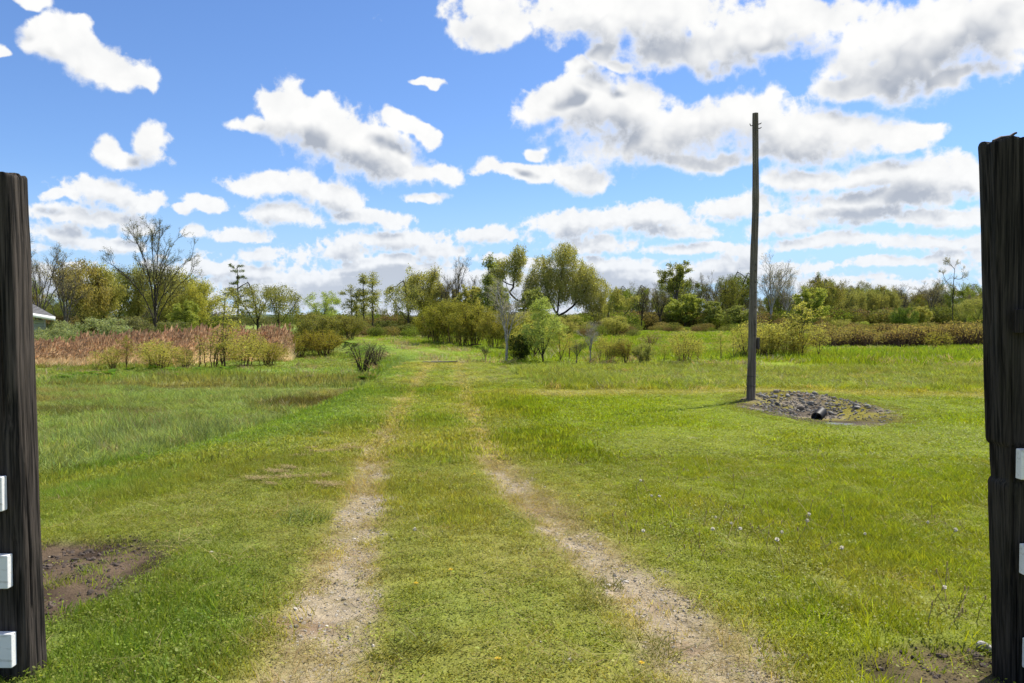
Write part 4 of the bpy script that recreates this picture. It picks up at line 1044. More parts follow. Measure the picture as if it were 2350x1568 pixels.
 ('thicket', 'pale yellow-green thicket shrub at the left foot of the great willow', B, 'thicket_1', 1212, 62, 708, 70, (.42, .44, .13), BKR, 'thicket where the track bends', None, None),
 ('thicket', 'olive thicket shrub right under the great willow trunk', B, 'thicket_0', 1296, 66, 722, 70, (.36, .37, .12), BKR, 'thicket where the track bends', None, None),
 ('thicket', 'low yellow-green thicket shrub below the leaning willow', B, 'thicket_1', 1408, 70, 724, 62, (.38, .40, .12), BKR, 'thicket where the track bends', None, None),
 ('thicket', 'dull low brush left of the clump at the end of the grass', B, 'thicket_1', 930, 72, 742, 80, (0.162, 0.189, 0.054), BKG, 'thicket where the track bends', None, None),
 ('thicket', 'dark low brush under the spreading tree', B, 'dense_bush_0', 885, 80, 735, 80, (0.108, 0.135, 0.041), BKG, 'thicket where the track bends', None, None),
 # ditch side
 ('tiny_sapling', 'tiny bare sapling alone in the grass left of the white stem', T, 'bare_0', 1114, None, 788, 34, BUD, BK, G5, None, 829),
 ('white_sapling', 'tall bare white-stemmed sapling beside the dark bush', T, 'bare_2', 1162, None, 634, 96, BUD, BKW, G5, .2, 829),
 ('dark_bush', 'dark evergreen bush at the foot of the pale green young tree', B, 'dense_bush_1', 1195, None, 767, 48, DEEP, BK, G5, None, 829),
 ('young_tree', 'pale green leafy young tree right of the dark bush', T, 'young_tree', 1246, None, 684, 84, PALE, BK, G5, None, 830),
 ('ditch_shrub', 'thin yellow-green shrub right beside the pale young tree', B, 'sapling_2', 1287, None, 752, 46, SHRUB, BKR, G5, None, 830),
 ('ditch_sapling', 'thin leafless sapling between two grassy gaps by the ditch', T, 'bare_0', 1324, None, 770, 46, SHRUB, BKG, G5, None, 834),
 ('ditch_sapling', 'white-stemmed small sapling with few twigs by the ditch', T, 'bare_2', 1355, None, 731, 56, BUD, BKW, G5, 1.5, 833),
 ('ditch_shrub', 'rounded airy shrub right of the small white sapling', B, 'shrub_0', 1398, None, 764, 68, SHRUB, BKR, G5, None, 835),
 ('ditch_shrub', 'lower brownish shrub touching the pale bright one', B, 'shrub_2', 1436, None, 780, 50, (0.257, 0.236, 0.054), BKR, G5, None, 835),
 ('ditch_shrub', 'pale bright green leafy shrub by the ditch', B, 'dense_bush_1', 1478, None, 787, 46, (0.324, 0.365, 0.121), BKG, G5, None, 833),
 ('red_shrub', 'dense red-brown shrub in the field behind the pale one', B, 'bare_shrub', 1492, None, 764, 72, (0.230, 0.115, 0.068), (.13, .06, .04), G5, None, 799),
 ('ditch_shrub', 'tall rounded shrub with thin bare legs halfway to the pole', B, 'shrub_3', 1566, None, 752, 74, SHRUB, BKR, G5, None, 829),
 ('ditch_shrub', 'thin sparse shrub left of the pole', B, 'sapling_2', 1655, None, 760, 42, SHRUB, BKG, G5, None, 828),
 ('ditch_shrub', 'small sparse shrub close to the left of the pole', B, 'sapling_2', 1684, None, 770, 36, SHRUB, BKG, G5, 2, 826),
 ('ditch_shrub', 'open shrub directly behind the pole', B, 'shrub_2', 1712, None, 738, 52, SHRUB, BKR, G5, None, 824),
 ('ditch_shrub', 'wide shrub with many thin legs right of the pole', B, 'shrub_0', 1766, None, 732, 86, SHRUB, BKR, G5, 1, 822),
 ('ditch_shrub', 'shrub squeezed between the wide one and the tall one', B, 'shrub_3', 1806, None, 742, 56, (0.270, 0.270, 0.054), BKR, G5, None, 822),
 ('ditch_tree', 'tall yellow-green shrubby tree, tallest right of the pole', T, 'sapling_2', 1842, None, 692, 100, SHRUB, BK, G5, None, 822),
 ('ditch_shrub', 'small shrub at the right of the tallest shrubby tree', B, 'sapling_2', 1878, None, 752, 46, SHRUB, BKR, G5, None, 821),
 ('ditch_shrub', 'airy shrub filling the gap between the dark bush and white stem', B, 'sapling_2', 1180, None, 770, 46, SHRUB, BKR, G5, None, 828),
 ('ditch_shrub', 'tall airy shrub behind the pale green young tree', B, 'shrub_2', 1222, None, 735, 60, SHRUB, BKR, G5, None, 822),
 ('ditch_shrub', 'slim airy shrub right behind the bare ditch sapling', B, 'sapling_2', 1306, None, 765, 40, SHRUB, BKR, G5, 1, 828),
 ('ditch_shrub', 'thin shrub behind the rounded airy one by the ditch', B, 'sapling_0', 1376, None, 770, 36, SHRUB, BKR, G5, 2, 832),
 ('ditch_shrub', 'low thin shrub halfway between the pale one and the tall rounded one', B, 'sapling_0', 1524, None, 788, 34, SHRUB, BKR, G5, None, 829),
 ('ditch_shrub', 'low thin shrub just right of the tall rounded one', B, 'sapling_0', 1602, None, 780, 36, SHRUB, BKR, G5, 3, 829),
 ('ditch_shrub', 'airy shrub tight against the right side of the pole', B, 'shrub_1', 1742, None, 745, 56, SHRUB, BKR, G5, None, 823),
 ('ditch_shrub', 'dark-legged shrub at the foot of the tallest shrubby tree', B, 'shrub_3', 1826, None, 755, 60, (0.365, 0.351, 0.068), BKR, G5, 2, 823),
 ('field_shrub', 'bright yellow shrub alone before the red-brown brush', B, 'sapling_2', 2142, None, 760, 60, (0.351, 0.351, 0.054), BKR, G5, None, 806),
 ('field_shrub', 'smaller yellow shrub right of the lone bright yellow one', B, 'sapling_0', 2172, None, 762, 40, (0.351, 0.351, 0.061), BKR, G5, None, 806),
 ('field_shrub', 'small twiggy shrub in the grass far right of the pole', B, 'bare_shrub', 1560, None, 790, 24, BUD, BKR, G5, None, 812),
]
for p in PLANTS: plant(p[0], p[1], p[2], p[3], p[4], p[5], p[6], p[7], p[8], p[9], p[10], p[11], p[12])

# --- masses nobody could count: reeds, brush and far woods
def m_reed(name, col, tr=.3):
    m, t, out = material(name)
    rnd = t.node('ShaderNodeNewGeometry', out='Random Per Island')
    a = t.node('ShaderNodeAttribute', attribute_name='tint', attribute_type='INSTANCER')
    c = _scale(t, t.v('MULTIPLY', a, col), t.rng(rnd, 0, 1, .65, 1.35, False))
    t.l.new(t.node('ShaderNodeMixShader', {0: tr, 1: princ(t, c, .7, .2), 2: t.node('ShaderNodeBsdfTranslucent', {0: c})}), out.inputs[0]); return m
M_REED = m_reed('reed_stem', (.90, .74, .45), .6); M_PLUME = m_reed('reed_plume', (.70, .50, .30), .55)
def reed_clump(g):
    n = 22
    V, F = blades(g, n, .32, 1.25, 1.8, .022, .15, (.05, 0), .07, segs=2)
    V2, F2 = blades(g, 26, .34, .6, 1.3, .03, .6, (.12, 0), .25, segs=2)
    tipc = V.reshape(n, 6, 3)[:, 4:].mean(1)
    P, Q = [], []
    for k, c in enumerate(tipc[:9]):
        L = g.uniform(.2, .34); sw = g.uniform(.035, .06); dr = np.array((.22, g.normal(0, .1), .85)); dr /= np.linalg.norm(dr)
        for j in range(3):
            a = g.random() * 6.28; s = np.array((math.cos(a), math.sin(a), 0)) * sw
            P.append(np.stack([c - dr * L * .15, c + dr * L * .4 + s, c + dr * L, c + dr * L * .35 - s])); Q.append([0, 1, 2, 3])
    P = np.concatenate(P); Q = np.arange(len(Q))[:, None] * 4 + np.array([[0, 1, 2, 3]])
    VV = np.concatenate([V, V2, P]); FF = np.concatenate([F, F2 + len(V), Q + len(V) + len(V2)])
    mi = np.concatenate([np.zeros(len(F) + len(F2)), np.ones(len(Q))])
    return mesh('reed_clump', VV, FF, [M_REED, M_PLUME], mi)
rg = np.random.default_rng(41)
P_REED = [reed_clump(rg) for _ in range(4)]
n = 3400; y = rg.uniform(37, 53, n); X = rg.uniform(-60, 660, n); x = (X - 1175) / FPX * y
y0 = 40 + 2.5 * (fbm(x * .25, y * 0 + 3, 301, 3) - .5) + 5 * ss(X, 420, 520)
keep = (y > y0) & (y < y0 + 5.5)
x, y, X, y0 = x[keep], y[keep], X[keep], y0[keep]; n = len(x)
hs = (.60 + .30 * ss(X, 120, 430) + .2 * (fbm(x * .5, y * .5, 305, 3) - .5)) * (.55 + .45 * ss(y - y0, 0, 4)) * rg.uniform(.85, 1.12, n)
s = rg.uniform(.85, 1.2, n)
scatter('reeds', 'pinkish-brown dry reeds with feathery plumes behind the left meadow', 'reeds', np.stack([x, y, H(x, y)], -1), np.stack([rg.normal(0, .04, n), rg.normal(0, .04, n), rg.normal(0, .35, n)], -1),
        np.stack([s, s, s * hs], -1), rg.integers(0, 4, n), np.array((1., .96, .95)) * rg.uniform(.75, 1.2, (n, 1)), P_REED)

def twig_clump(g, n, h, w, nl, ls):
    """a mound of brush for the far masses: stems and leaves"""
    V, F = blades(g, n, w * .7, h * .5, h, .05, .25, (0, 0), .25, segs=2)
    c = ell(g, nl, (0, 0, h * .62), (w, w, h * .42), .45)
    ax = g.normal(size=(nl, 3)); ax /= np.linalg.norm(ax, axis=1)[:, None]; sd = np.cross(ax, g.normal(size=(nl, 3))); sd /= np.linalg.norm(sd, axis=1)[:, None]
    L = ls * g.uniform(.6, 1.4, (nl, 1))
    P = np.stack([c - ax * L, c + sd * L * .5, c + ax * L, c - sd * L * .5], 1).reshape(-1, 3)
    Q = np.arange(nl)[:, None] * 4 + np.array([[0, 1, 2, 3]]) + len(V)
    return mesh('brush', np.concatenate([V, P]), np.concatenate([F, Q]), [M_STEMS, M_BRUSH], np.concatenate([np.zeros(len(F)), np.ones(len(Q))]))
M_GREYSTEM = m_plain('grey_stem', (.14, .12, .10), .9, .1, amt=.3)
M_STEMS = m_plain('brush_stem', (.115, .068, .05), .9, .1, amt=.3)
rg = np.random.default_rng(43)
P_RED = [twig_clump(rg, 90, 1.5, .9, 330, .05) for _ in range(3)]
n = 900; X = rg.uniform(1885, 2420, n); y = rg.uniform(47, 64, n); x = (X - 1175) / FPX * y
keep = y > 49 + 5 * (fbm(x * .2, x * 0, 311, 3) - .5) - 2 * ss(X, 2000, 2300)
x, y = x[keep], y[keep]; n = len(x); s = rg.uniform(.8, 1.25, n)
scatter('red_brush', 'low red-brown brush with olive tops across the right meadow', 'brush', np.stack([x, y, H(x, y)], -1), np.stack([np.zeros(n), np.zeros(n), rg.random(n) * 6.28], -1), np.stack([s, s, s * rg.uniform(.35, .85, n) * (.3 + 1.1 * fbm(x * .35, y * .35, 315, 3))], -1), rg.integers(0, 3, n),
        lc((.30, .285, .085), (.30, .21, .10), rg.random(n) ** 2) * rg.uniform(.8, 1.2, (n, 1)), P_RED)
P_UND = [twig_clump(rg, 30, 3.0, 2.2, 1100, .13) for _ in range(4)]
def mass(name, label, cat, segs, cols, seed):
    g = np.random.default_rng(seed); PX, PY, S, C = [], [], [], []
    for (X0, X1, y0, y1, n, s0, s1) in segs:
        X = g.uniform(X0, X1, n); y = g.uniform(y0, y1, n); PX.append((X - 1175) / FPX * y); PY.append(y); S.append(g.uniform(s0, s1, n))
    x, y, s = np.concatenate(PX), np.concatenate(PY), np.concatenate(S); n = len(x)
    c = np.asarray(cols)[g.integers(0, len(cols), n)] * g.uniform(.8, 1.25, (n, 1))
    scatter(name, label, cat, np.stack([x, y, H(x, y) - .1], -1), np.stack([np.zeros(n), np.zeros(n), g.random(n) * 6.28], -1), np.stack([s * 1.15, s * 1.15, s], -1), g.integers(0, 4, n), c, P_UND)
mass('undergrowth', 'tangled green and brown undergrowth at the foot of the trees', 'undergrowth',
     [(-700, -80, 84, 110, 110, .5, .9), (-80, 520, 84, 100, 90, .5, .9), (700, 1010, 96, 120, 60, .4, .8), (1000, 1460, 98, 115, 90, .4, .9), (1440, 1900, 106, 124, 130, .4, .95), (1880, 2420, 124, 150, 170, .6, 1.2), (1440, 2420, 88, 100, 120, .2, .42), (1130, 1460, 66, 90, 60, .2, .4), (520, 1000, 66, 82, 60, .25, .45)],
     [(.17, .19, .055), (.13, .16, .045), (.20, .175, .07), (.16, .215, .04), (.18, .14, .08)], 51)
mass('far_woods', 'dim green woods along the horizon far behind the meadow', 'woods',
     [(-200, 760, 170, 260, 220, .5, .9), (700, 1300, 210, 300, 200, .6, 1.1), (1250, 1850, 190, 290, 220, .6, 1.0), (1850, 2600, 170, 290, 330, .8, 1.4)], [(.14, .16, .075), (.115, .14, .065), (.16, .175, .075)], 53)

# trees behind the trees: a wood that reads as one mass
def joined(kind, n_leaf=1.):
    w, f, h0, w0 = ARCH[kind]
    def arr(me):
        V = np.zeros(len(me.vertices) * 3, np.float32); me.vertices.foreach_get('co', V); L = np.zeros(len(me.loops), np.int32); me.loops.foreach_get('vertex_index', L); return V.reshape(-1, 3), L.reshape(-1, 4)
    V1, F1 = arr(w); V2, F2 = arr(f)
    return mesh('back_tree', np.concatenate([V1, V2]), np.concatenate([F1, F2 + len(V1)]), [M_GREYSTEM, M_BRUSH], np.concatenate([np.zeros(len(F1)), np.ones(len(F2))]))
BT = [joined(k) for k in ('thin_willow_0', 'thin_willow_1', 'bare_0', 'bare_1', 'slender_0', 'willow_1', 'leafy_0')]; BH = np.array([9, 9, 10, 10, 10, 10, 8.])
g = np.random.default_rng(57); rows = []
for (X0, X1, y0, y1, n, t0, t1, kinds) in ((60, 500, 88, 104, 34, 640, 700, (0, 1, 5, 2, 0)), (640, 1010, 110, 150, 22, 690, 722, (0, 1, 4)), (960, 1160, 100, 125, 18, 640, 700, (0, 1, 2, 3, 6)), (1380, 1560, 118, 150, 36, 640, 715, (0, 1, 2, 3, 2)), (1540, 1900, 116, 150, 70, 606, 712, (0, 1, 2, 3, 4, 2, 1, 2)), (1880, 2330, 140, 185, 100, 630, 708, (0, 1, 2, 3, 0, 1, 2)), (-700, 60, 90, 130, 60, 620, 690, (0, 1, 2, 5)), (2330, 3000, 130, 170, 70, 640, 705, (0, 1, 2, 3))):
    for _ in range(n):
        X = g.uniform(X0, X1); y = g.uniform(y0, y1); x = (X - 1175) / FPX * y; z = float(H(x, y)); k = kinds[g.integers(0, len(kinds))]; s = (ztop(t1 - (t1 - t0) * g.random() ** 1.6, y) - z) / BH[k]
        rows.append((x, y, z, s * g.uniform(.85, 1.15), s, k))
r = np.array(rows); n = len(r)
col = np.array([(.24, .26, .075), (.20, .235, .065), (.27, .255, .08), (.19, .25, .05)])[g.integers(0, 4, n)] * g.uniform(.8, 1.2, (n, 1))
scatter('woodland', 'wood of olive and bare trees closing the view behind the nearer trees', 'woods', r[:, :3], np.stack([np.zeros(n), np.zeros(n), g.random(n) * 6.28], -1), np.stack([r[:, 3], r[:, 3], r[:, 4]], -1), r[:, 5].astype(int), col, BT)

# ------------------------------------------------------------------ built things
def pix(X, Y, y):
    """point on the sight line (X, Y) at distance y"""
    d = ray(X, Y); return CAM + d * (y / d[1])
M_TIE = m_timber('weathered_tie', (.004, .0035, .003), (.085, .069, .058), (.016, .014, .010))
M_TIE_SHADE = m_timber('weathered_tie_shaded', (.004, .0035, .003), (.055, .046, .038), (.018, .017, .010))  # same timber, darkened: shade on the right post's faces put into the colour
M_POLE = m_timber('weathered_pole', (.085, .068, .054), (.20, .17, .14), (.12, .105, .085), 40.)
M_BOARD = m_timber('grey_board', (.10, .085, .07), (.27, .24, .21), None, 50.)
M_METAL = m_plain('rusted_metal', (.055, .045, .04), .7, .4, 30, .4)
M_GREYBOX = m_plain('grey_box', (.16, .17, .175), .6, .4, 20, .2)
def m_paint():
    m, t, out = material('white_paint')
    tc = t.n.new('ShaderNodeTexCoord'); o = tc.outputs['Object']
    n = t.noise(t.v('MULTIPLY', o, (1, 8, 6)), 9, 6, .65); n2 = t.noise(o, 34, 4, .6); gr = t.noise(t.v('MULTIPLY', o, (.06, 1, 1)), 90, 3, .6)
    c = t.mix(t.rng(n, .52, .72), (.80, .80, .79, 1), (.55, .54, .50, 1))
    c = t.mix(t.rng(n2, .66, .74), c, (.16, .14, .11, 1))
    t.l.new(princ(t, c, .6, .35, bump(t, gr, .35, .003)), out.inputs[0]); return m
M_WHITE = m_paint()

def tie_post(name, seed, w, dp, hgt, lean, notch=None, n=150, nz=210):
    """old railway tie set upright: worn corners, long checks, ragged top"""
    g = np.random.default_rng(seed)
    th = np.linspace(0, 2 * math.pi, n, endpoint=False)
    e = 7.0; rr = 1 / ((np.abs(np.cos(th)) / (w / 2)) ** e + (np.abs(np.sin(th)) / (dp / 2)) ** e) ** (1 / e)
    bx, by = rr * np.cos(th), rr * np.sin(th)
    per = np.concatenate(([0], np.cumsum(np.hypot(np.diff(bx), np.diff(by)))))
    zz = np.concatenate([np.linspace(-.35, hgt - .02, nz - 5), hgt - np.array((.012, .006, .002, .0005, 0))])
    T, Z = np.meshgrid(per, zz); 
    dsp = -.010 * np.abs(fbm(T * 38, Z * .9, seed, 3) - .5) * 2 - .006 * (fbm(T * 120, Z * 2.2, seed + 3, 2)) + .012 * (fbm(T * 5, Z * 1.6, seed + 9, 3) - .5)
    for k in range(20):                                         # drying checks
        p0 = g.random() * per[-1]; z0 = g.random() * hgt; ln = g.uniform(.25, 1.1); dpth = g.uniform(.010, .030); wd = g.uniform(.004, .009)
        cen = p0 + .02 * (fbm(Z * 1.3 + k * 7, Z * 0 + k, seed + 20 + k, 3) - .5)
        dsp -= dpth * np.exp(-((T - cen) / wd) ** 2) * ss(ln / 2 - np.abs(Z - z0), 0, .15)
    for k in range(9):                                          # bites out of the edges
        p0 = g.choice([per[n // 8], per[3 * n // 8], per[5 * n // 8], per[7 * n // 8]]); z0 = g.random() * hgt
        dsp -= g.uniform(.006, .02) * np.exp(-((T - p0) / .02) ** 2 - ((Z - z0) / g.uniform(.03, .14)) ** 2)
    if notch: dsp -= notch[2] * ss(Z, notch[0] - .012, notch[0]) * (1 - ss(Z, notch[1], notch[1] + .012)) * ss(np.abs(th - math.pi), 2.2, 1.1)
    sc = (rr[None] + dsp) / rr[None]
    top = np.clip((Z - (hgt - .016)) / .016, 0, 1); sc = sc * (1 - .05 * top ** 2)
    ztop_ = Z + (fbm(T * 22, T * 0, seed + 50, 4) - .55) * .045 * ss(Z, hgt - .25, hgt)
    X = bx[None] * sc + lean * Z; Y = by[None] * sc
    V = np.stack([X, Y, ztop_], -1).reshape(-1, 3)
    i, j = np.meshgrid(np.arange(len(zz) - 1), np.arange(n), indexing='ij')
    F = np.stack([i * n + j, i * n + (j + 1) % n, (i + 1) * n + (j + 1) % n, (i + 1) * n + j], -1).reshape(-1, 4)
    base = (len(zz) - 1) * n; ring = V[base:]; cen = ring.mean(0); rows = [V]; FF = [F]; prev = base; cnt = len(V)
    for s in (.75, .5, .25):
        q = cen + (ring - cen) * s; q[:, 2] += .018 * (fbm(q[:, 0] * 60, q[:, 1] * 60, seed + 70, 3) - .5)
        rows.append(q); jj = np.arange(n); FF.append(np.stack([prev + jj, prev + (jj + 1) % n, cnt + (jj + 1) % n, cnt + jj], -1)); prev = cnt; cnt += n
    rows.append(cen[None]); jj = np.arange(n)
    T3 = np.stack([prev + jj, prev + (jj + 1) % n, np.full(n, cnt)], -1)
    return mesh(name, np.concatenate(rows), [np.concatenate(FF), T3], [M_TIE], smooth=True)
def board(name, size, mat, g, bev=.004):
    bm = bmesh.new(); bmesh.ops.create_cube(bm, size=1)
    for v in bm.verts: v.co = Vector((v.co.x * size[0], v.co.y * size[1], v.co.z * size[2]))
    bmesh.ops.bevel(bm, geom=list(bm.edges), offset=bev, segments=2, affect='EDGES', profile=.5)
    me = bpy.data.meshes.new(name); bm.to_mesh(me); bm.free(); me.materials.append(mat); return me
def empty(name, loc, label=None, c=None, group=None, rz=0.):
    e = bpy.data.objects.new(name, None); COL.objects.link(e); e.location = loc; e.rotation_euler = (0, 0, rz); e.empty_display_size = .2
    return tag(e, label, c, group)
g = np.random.default_rng(5)
# left gate post with the white fence rails nailed to it
xl, yl = -2.141 - .115, 3.52
zl = float(H(xl, yl))
E = empty('gate_post', (xl, yl, zl), 'dark weathered timber post on the left carrying three white rails', 'post', 'gate posts framing the view')
link('post', tie_post('left_post', 3, .23, .165, 2.25 - zl, -.0235), E)
for X, Y0, Y1 in ((20, 1095, 1175), (33, 1275, 1353), (42, 1455, 1535)):
    p = pix(X, (Y0 + Y1) / 2, 3.395); hh = (Y1 - Y0) / FPX * 3.395
    L = 1.6; link('rail', board('rail', (L, .038, hh), M_WHITE, g), E, loc=(p[0] - .030 - L / 2 - xl, 3.395 + .019 - yl, p[2] - zl))
# right gate post
xr, yr = 2.228 + .12, 3.535
zr = float(H(xr, yr))
E = empty('gate_post', (xr, yr, zr), 'black weathered timber post on the right with a notch and two white rails', 'post', 'gate posts framing the view')
me = tie_post('right_post', 8, .25, .175, 2.40 - zr, -.046, (1.6 - 360 / FPX * 3.6 - zr, 1.6 - 280 / FPX * 3.6 - zr, .014)); me.materials.clear(); me.materials.append(M_TIE_SHADE)
link('post', me, E)
for X, Y0, Y1, m, nm in ((2330, 1032, 1102, M_WHITE, 'rail'), (2338, 1252, 1322, M_WHITE, 'rail'), (2345, 1470, 1540, M_WHITE, 'rail'), (2325, 710, 765, M_TIE_SHADE, 'rail_stub')):
    p = pix(X, (Y0 + Y1) / 2, 3.40); hh = (Y1 - Y0) / FPX * 3.40; L = 1.6 if nm == 'rail' else .3
    o = link(nm, board(nm, (L, .040, hh), m, g), E, loc=(p[0] + .026 + L / 2 - xr, 3.40 + .02 - yr, p[2] - zr))
mb = MB(); q = np.array((-.05, 0, 2.40 - zr)) + np.array((-.046 * (2.4 - zr), 0, 0))
mb.tube([q + (-.05, -.03, -.005), q + (-.01, -.02, .012), q + (.03, -.02, .016), q + (.05, -.02, .03), q + (.06, -.02, .034)], [.006, .008, .008, .006, .005], 6)
link('metal_strap', mb.me('metal_strap', M_METAL, True), E)

# tall bare pole
pb = hit(1723, 917); d = pb[1]
E = empty('wooden_pole', pb, 'tall bare grey wooden pole standing beside the stony hollow', 'pole')
tp = pix(1734, 260, d) - pb; m1 = pix(1733.5, 480, d) - pb; m2 = pix(1727, 740, d) - pb
ctrl = np.array([(0, 0, -.4), (0, 0, 0), m2, m1, tp]); zq = np.linspace(-.4, tp[2], 60)
pts = np.stack([np.interp(zq, ctrl[:, 2], ctrl[:, 0]) + .004 * np.sin(zq * 1.9), .003 * np.cos(zq * 2.3), zq], -1)
rad = np.interp(zq, [-.4, 0, tp[2]], [.087, .085, .056]) * (1 + .02 * np.sin(zq * 5) + .015 * np.sin(zq * 13))
mb = MB(); mb.tube(pts, rad, 20); link('shaft', mb.me('pole_shaft', M_POLE, True), E)
def on_pole(Y): z = pix(1730, Y, d)[2] - pb[2]; return np.array((np.interp(z, zq, pts[:, 0]), 0, z)), float(np.interp(z, zq, rad))
for s, Y in ((-1, 288), (1, 286), (1, 296)):
    c, r = on_pole(Y); mb = MB(); mb.tube([c + (s * r * .5, -.01, 0), c + (s * (r + .035), -.012, .012 * s), c + (s * (r + .055), -.012, .03)], [.011, .010, .008], 6); link('peg', mb.me('peg', M_METAL), E)
for Y in (862, 884):
    c, r = on_pole(Y); a = np.linspace(0, 6.283, 17); mb = MB(); mb.tube(np.stack([c[0] + (r + .003) * np.cos(a), (r + .003) * np.sin(a), c[2] + .012 * np.sin(a * 1)], -1), .006, 5, False); link('wire_band', mb.me('wire_band', M_METAL), E)
c, r = on_pole(862); c2, r2 = on_pole(905); mb = MB(); mb.tube([c + (-r, -.02, 0), c + (-r - .03, -.03, -.12), c + (-r - .015, -.03, -.22), c + (-r - .05, -.02, -.30), c2 + (-r - .06, -.02, 0)], .005, 5); link('loose_wire', mb.me('loose_wire', M_METAL), E)
c, r = on_pole(788); link('meter_box', board('meter_box', (.05, .08, .22), M_METAL, g, .008), E, loc=c + (r + .03, -.02, 0))
for Y in (608, 622, 648, 672, 705, 745, 770):
    c, r = on_pole(Y); mb = MB(); mb.tube([c + (.3 * r, -r * .8, 0), c + (.3 * r, -r - .018, 0)], .012, 6); link('bolt', mb.me('bolt', M_METAL), E)

# the small building whose roof corner shows behind the left post
M_SHING = None
def m_shingle():
    m, t, out = material('asphalt_shingle')
    tc = t.n.new('ShaderNodeTexCoord'); n = t.noise(tc.outputs['Object'], 60, 4, .7); n2 = t.noise(tc.outputs['Object'], 3, 3, .5)
    c = _scale(t, (.17, .165, .165), t.m('ADD', t.rng(n, .3, .7, .7, 1.2, False), t.rng(n2, .3, .7, -.1, .1, False)))
    t.l.new(princ(t, c, .95, .1, bump(t, n, .5, .01)), out.inputs[0]); return m
M_SHING = m_shingle(); M_MINT = m_plain('pale_siding', (.62, .70, .68), .7, .3, 4, .08, stretch=(.3, 1, 1)); M_TRIM = m_plain('white_trim', (.78, .80, .79), .6, .3, 5, .06)
A = pix(127, 727, 54.); Bc = pix(-60, 697, 50.5); Rg = pix(58, 688, 57.5); R2 = pix(-60, 676, 57.5); Dk = pix(118, 727, 62.5); D2 = pix(-60, 716, 64.)
zs = float(H(A[0] - 2, 56.))
E = empty('small_building', (A[0] - 2.4, 57, zs), 'small pale building with grey shingled roof behind the left post', 'building')
o0 = np.array(E.location)
def quadstrip(p, q, r, s, n):
    """courses of shingles between the lower edge p-q and the upper edge s-r, each lapping the one below"""
    out = []
    for k in range(n):
        a, b = k / n, (k + 1.18) / n; b = min(b, 1)
        lo0, lo1 = p + (s - p) * a, q + (r - q) * a; hi0, hi1 = p + (s - p) * b, q + (r - q) * b
        up = np.array((0, -.004, .022)); out.append([lo0 + up, lo1 + up, hi1 + up * .1, hi0 + up * .1])
    return out
deck = MB(); deck.add(np.array([A, Bc, R2, Rg, Dk, D2]) - o0, [(0, 1, 2, 3), (4, 0, 3, 3), (5, 4, 3, 2)])
rf = link('roof', deck.me('roof', M_SHING), E)
for face in ((A, Bc, R2, Rg), (Dk, A, Rg, Rg)):
    for k, qv in enumerate(quadstrip(*face, 9)):
        mb = MB(); qv = np.array(qv) - o0; mb.add(np.vstack([qv, qv - (0, 0, .012)]), [(0, 1, 2, 3), (0, 4, 5, 1), (3, 2, 6, 7)])
        link('shingle_course', mb.me('shingle_course', M_SHING), rf)
def slab(p, q, h, t, mat, nm, par=None):
    p, q = p - o0, q - o0; n = np.array((q[1] - p[1], p[0] - q[0], 0)); n = n / np.linalg.norm(n) * t
    mb = MB(); dz = np.array((0, 0, -h)); V = [p, q, q + dz, p + dz, p + n, q + n, q + dz + n, p + dz + n]
    mb.add(V, [(0, 1, 2, 3), (7, 6, 5, 4), (0, 4, 5, 1), (3, 2, 6, 7), (0, 3, 7, 4), (1, 5, 6, 2)]); return link(nm, mb.me(nm, mat), par or E)
slab(A + (0, 0, -.005), Bc + (0, 0, -.005), .27, .04, M_TRIM, 'fascia'); slab(Dk + (0, 0, -.005), A + (0, 0, -.005), .27, .04, M_TRIM, 'fascia')
W0 = pix(104, 734, 55.2); W1 = pix(-60, 722, 53.); W1[2] = W0[2]; W2 = W0 + (-4.7, 7, 0); hw = W0[2] - zs
for k in range(9):
    dz = np.array((0, 0, -k * hw / 9)); slab(W0 + dz, W1 + dz, hw / 9 - .008, .03 + .004 * (k % 2), M_MINT, 'siding_board')
slab(W2, W0, hw, .05, M_MINT, 'side_wall')
slab(W0 + (.03, -.03, 0), W0 + (-.17, -.04, 0), hw, .03, M_TRIM, 'corner_trim')
slab(W0 + (.02, -.05, -.50), W1 + (0, -.05, -.50), .09, .03, M_TRIM, 'trim_board')

# planks over the ditch
pk = hit(1010, 834)
E = empty('plank_bridge', pk, 'weathered planks laid across the track over the ditch', 'planks')
for k, (dx, dy, L, wd, rz) in enumerate(((-.05, 0, .80, .10, .01), (.08, .17, .86, .11, -.03), (.50, .05, .30, .08, .08), (-.52, .10, .28, .06, -.12))):
    o = link('plank', board('plank', (wd, .032, L), M_BOARD, g, .006), E, loc=(dx, dy, .05 + .01 * (k % 3)), rot=(0, math.pi / 2, rz)); o.rotation_euler = (math.pi / 2, 0, math.pi / 2 + rz)

